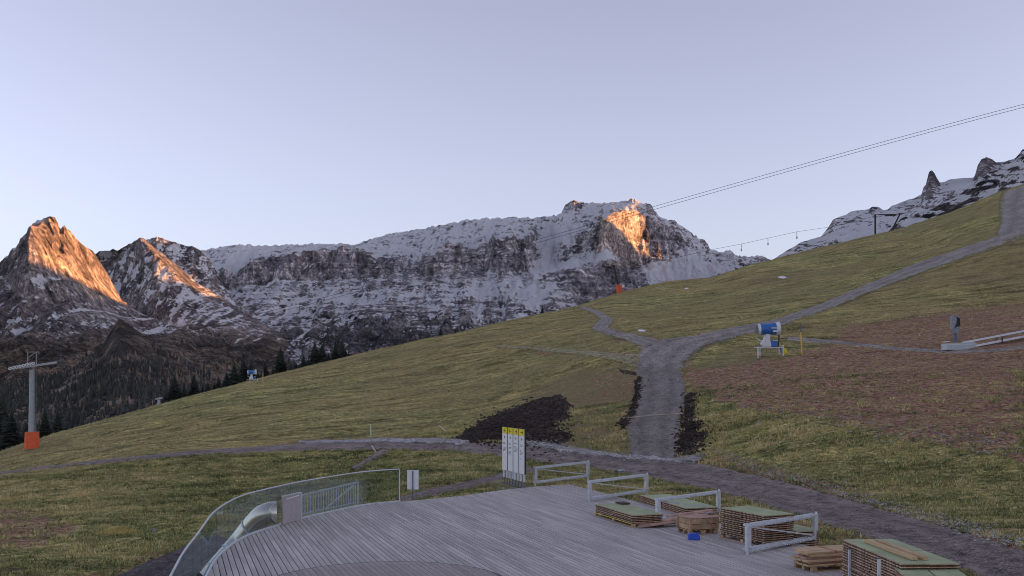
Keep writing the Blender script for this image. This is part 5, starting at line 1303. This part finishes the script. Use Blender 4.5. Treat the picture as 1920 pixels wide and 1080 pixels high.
for i in range(30): mb.bar((8*k, -.38, (30+i*4)*k), (8*k, -.02, (30+i*4)*k), .03)
mb.build('ladder', M['steel_dark'], t)
MB().bar((-26*k, 0, 151*k), (36*k, 1.5, 162*k), .22, .25).build('crossarm', M['mast'], t)
for side, (xa, xb, za, zb, yo, m_) in enumerate(((-33*k, 16*k, 147*k, 158*k, -1.4, M['gunwhite']), (22*k, 44*k, 158*k, 165*k, 2.2, M['steel_dark']))):
    n = 8 if side == 0 else 5
    MB().bar((xa, yo, za), (xb, yo, zb), .10, .14).build('sheave_beam', M['steel_dark'], t)
    for i in range(n):
        q = (i+.5)/n; c = Vector((xa+(xb-xa)*q, yo, za+(zb-za)*q+.12)); rr = 3.0*k
        pts = []; nn = 14
        for (r_, yy) in ((rr*.5, -.08), (rr, -.08), (rr, .08), (rr*.5, .08)):
            for j in range(nn): a = 6.283*j/nn; pts.append((c.x+math.cos(a)*r_, c.y+yy, c.z+math.sin(a)*r_))
        MB().add(pts, [(h*nn+j, h*nn+(j+1) % nn, ((h+1) % 4)*nn+(j+1) % nn, ((h+1) % 4)*nn+j) for h in range(4) for j in range(nn)]).build('sheave', m_, t)
mb = MB()
for a, b in (((-8*k,0,158*k),(-8*k,0,181*k)), ((8*k,0,158*k),(8*k,0,181*k)), ((-12*k,0,181*k),(14*k,0,181*k)), ((-8*k,0,170*k),(8*k,0,181*k))): mb.bar(a, b, .07)
mb.build('work_gantry', M['mast'], t)
TOW = p
# haul rope pair from the mast up to the right
def rope(pts, r, lab, name='haul_rope'):
    P_ = [Vector(P(u, v, d)) for u, v, d in pts]; o = P_[0]
    ob = MB().tube([q-o for q in P_], r, 6).build(name, M['ropemat'], loc=o); return tag(ob, lab, 'cable', None)
M['ropemat'] = simple('steel_rope', (.06,.06,.07), .6, .3)
def ropeline(off):
    us = np.linspace(96, 1990, 46); vs = np.interp(us, [96,400,640,850,1020,1225,1500,1700,1920,1990], [678,612,556,494,447,388,314,263,199,179])
    # smooth the sag
    pf = np.polyfit([96,400,640,850,1020,1225,1500,1700,1920,1990], [678,612,553,496,447,388,313,258,198,179], 3); vs = np.polyval(pf, us)
    return [(u, v+off, 122-32*(u-96)/1824) for u, v in zip(us, vs)]
rope(ropeline(-2.6), .019, 'upper of the two haul ropes crossing the sky to the upper right')
rope(ropeline(3.2), .019, 'lower of the two haul ropes crossing the sky to the upper right')
# small pylon on the crest
p = Vector(P(298, 760, 158)); k = p.y/F; t = thing('small_pylon', (p.x, p.y, float(Hf(p.x, p.y))), 'tiny grey pylon top showing over the left hill crest', 'pylon'); dz = p.z-float(Hf(p.x, p.y))
MB().tube([(0,0,-.5),(0,0,dz+11*k)], [.28,.2], 10).build('shaft', M['mast'], t); MB().bar((-6*k,0,dz+12*k),(6*k,0,dz+14*k), .4, .25).build('crossarm', M['mast'], t)
# mid crest leaning drag lift mast
p = hit1(1161, 549); p = Vector((p.x, 236 if p.y > 245 or p.y < 200 else p.y, 0)); p.x = (1161-CU)/F*p.y; p.z = float(Hf(p.x, p.y)); k = p.y/F
t = thing('drag_lift_mast', p, 'dark leaning drag lift mast with orange pad on the middle crest', 'lift mast')
z_ = CH-(549-HV)*k-p.z
MB().tube([(0,0,-.5),(-2*k,0,z_+15*k),(-10*k,0,z_+50*k)], [2.4*k,2.1*k,1.7*k], 8).build('shaft', M['black'], t)
MB().tube([(0,0,z_-1.5*k),(-.5*k,0,z_+15*k)], 5*k, 12).build('orange_pad', M['orange'], t)
MB().box((-10.5*k,0,z_+50*k), (5*k,.5,3*k)).build('head', M['black'], t)
t = thing('notice_board', p+Vector((7*k,0,0)), 'small white notice board beside the orange padded drag lift mast', 'sign')
MB().bar((0,0,-.3),(0,0,z_+40*k), .12).build('post', M['polegrey'], t); MB().box((0,-.1,z_+12.5*k), (4.5*k,.06,5.5*k)).build('panel', M['white'], t); MB().box((0,-.1,z_+38*k), (3*k,.06,3*k)).build('lamp', M['lightgrey'], t)
# T shaped mast on the upper crest
d0 = 318; k = d0/F; x = (1641-CU)*k; z = CH-(440-HV)*k; zg = float(Hf(x, d0)); t = thing('t_bar_mast', (x, d0, zg), 'black frame mast with slanting leg on the right hand crest', 'lift mast'); dz = z-zg
MB().bar((0,0,-1),(0,0,dz+38*k), 2.6*k).build('post', M['black'], t)
MB().bar((-5*k,0,dz+37*k),(46*k,0,dz+38.5*k), 1.4*k).bar((18*k,0,dz+35.5*k),(38*k,0,dz+36.5*k), 2.2*k).build('crossbeam', M['black'], t)
MB().bar((46*k,0,dz+38*k),(28*k,0,dz+2*k), 2.2*k).build('slanting_leg', M['black'], t)
MB().bar((-5*k,0,dz+33*k),(3*k,0,dz+33*k), 1.4*k).build('bracket', M['black'], t)
# drag lift rope with hangers
dr = [(1150,500,236),(1250,487,252),(1335,468,266),(1390,457.5,275),(1440,446.5,283),(1494,434.5,292),(1560,425,302),(1641,405,318)]
rope(dr, .04, 'thin drag lift rope sagging above the middle crest', 'drag_rope')
for (u, v, d, lab) in ((1390,457.5,275,'first drag lift hanger from the left, above the snowfield'), (1440,446.5,283,'middle drag lift hanger, against the pale sky'), (1494,434.5,292,'third drag lift hanger, above the jagged ridge end')):
    k = d/F; q = P(u, v, d); t = thing('lift_hanger', q, lab, 'lift hanger', 'hangers on the drag lift rope')
    MB().bar((0,0,0),(0,0,-8*k), .7*k).build('spring_box', M['steel_dark'], t); MB().box((0,0,-11*k), (2*k, .3, 5*k)).build('bar_seat', M['lightgrey'], t)
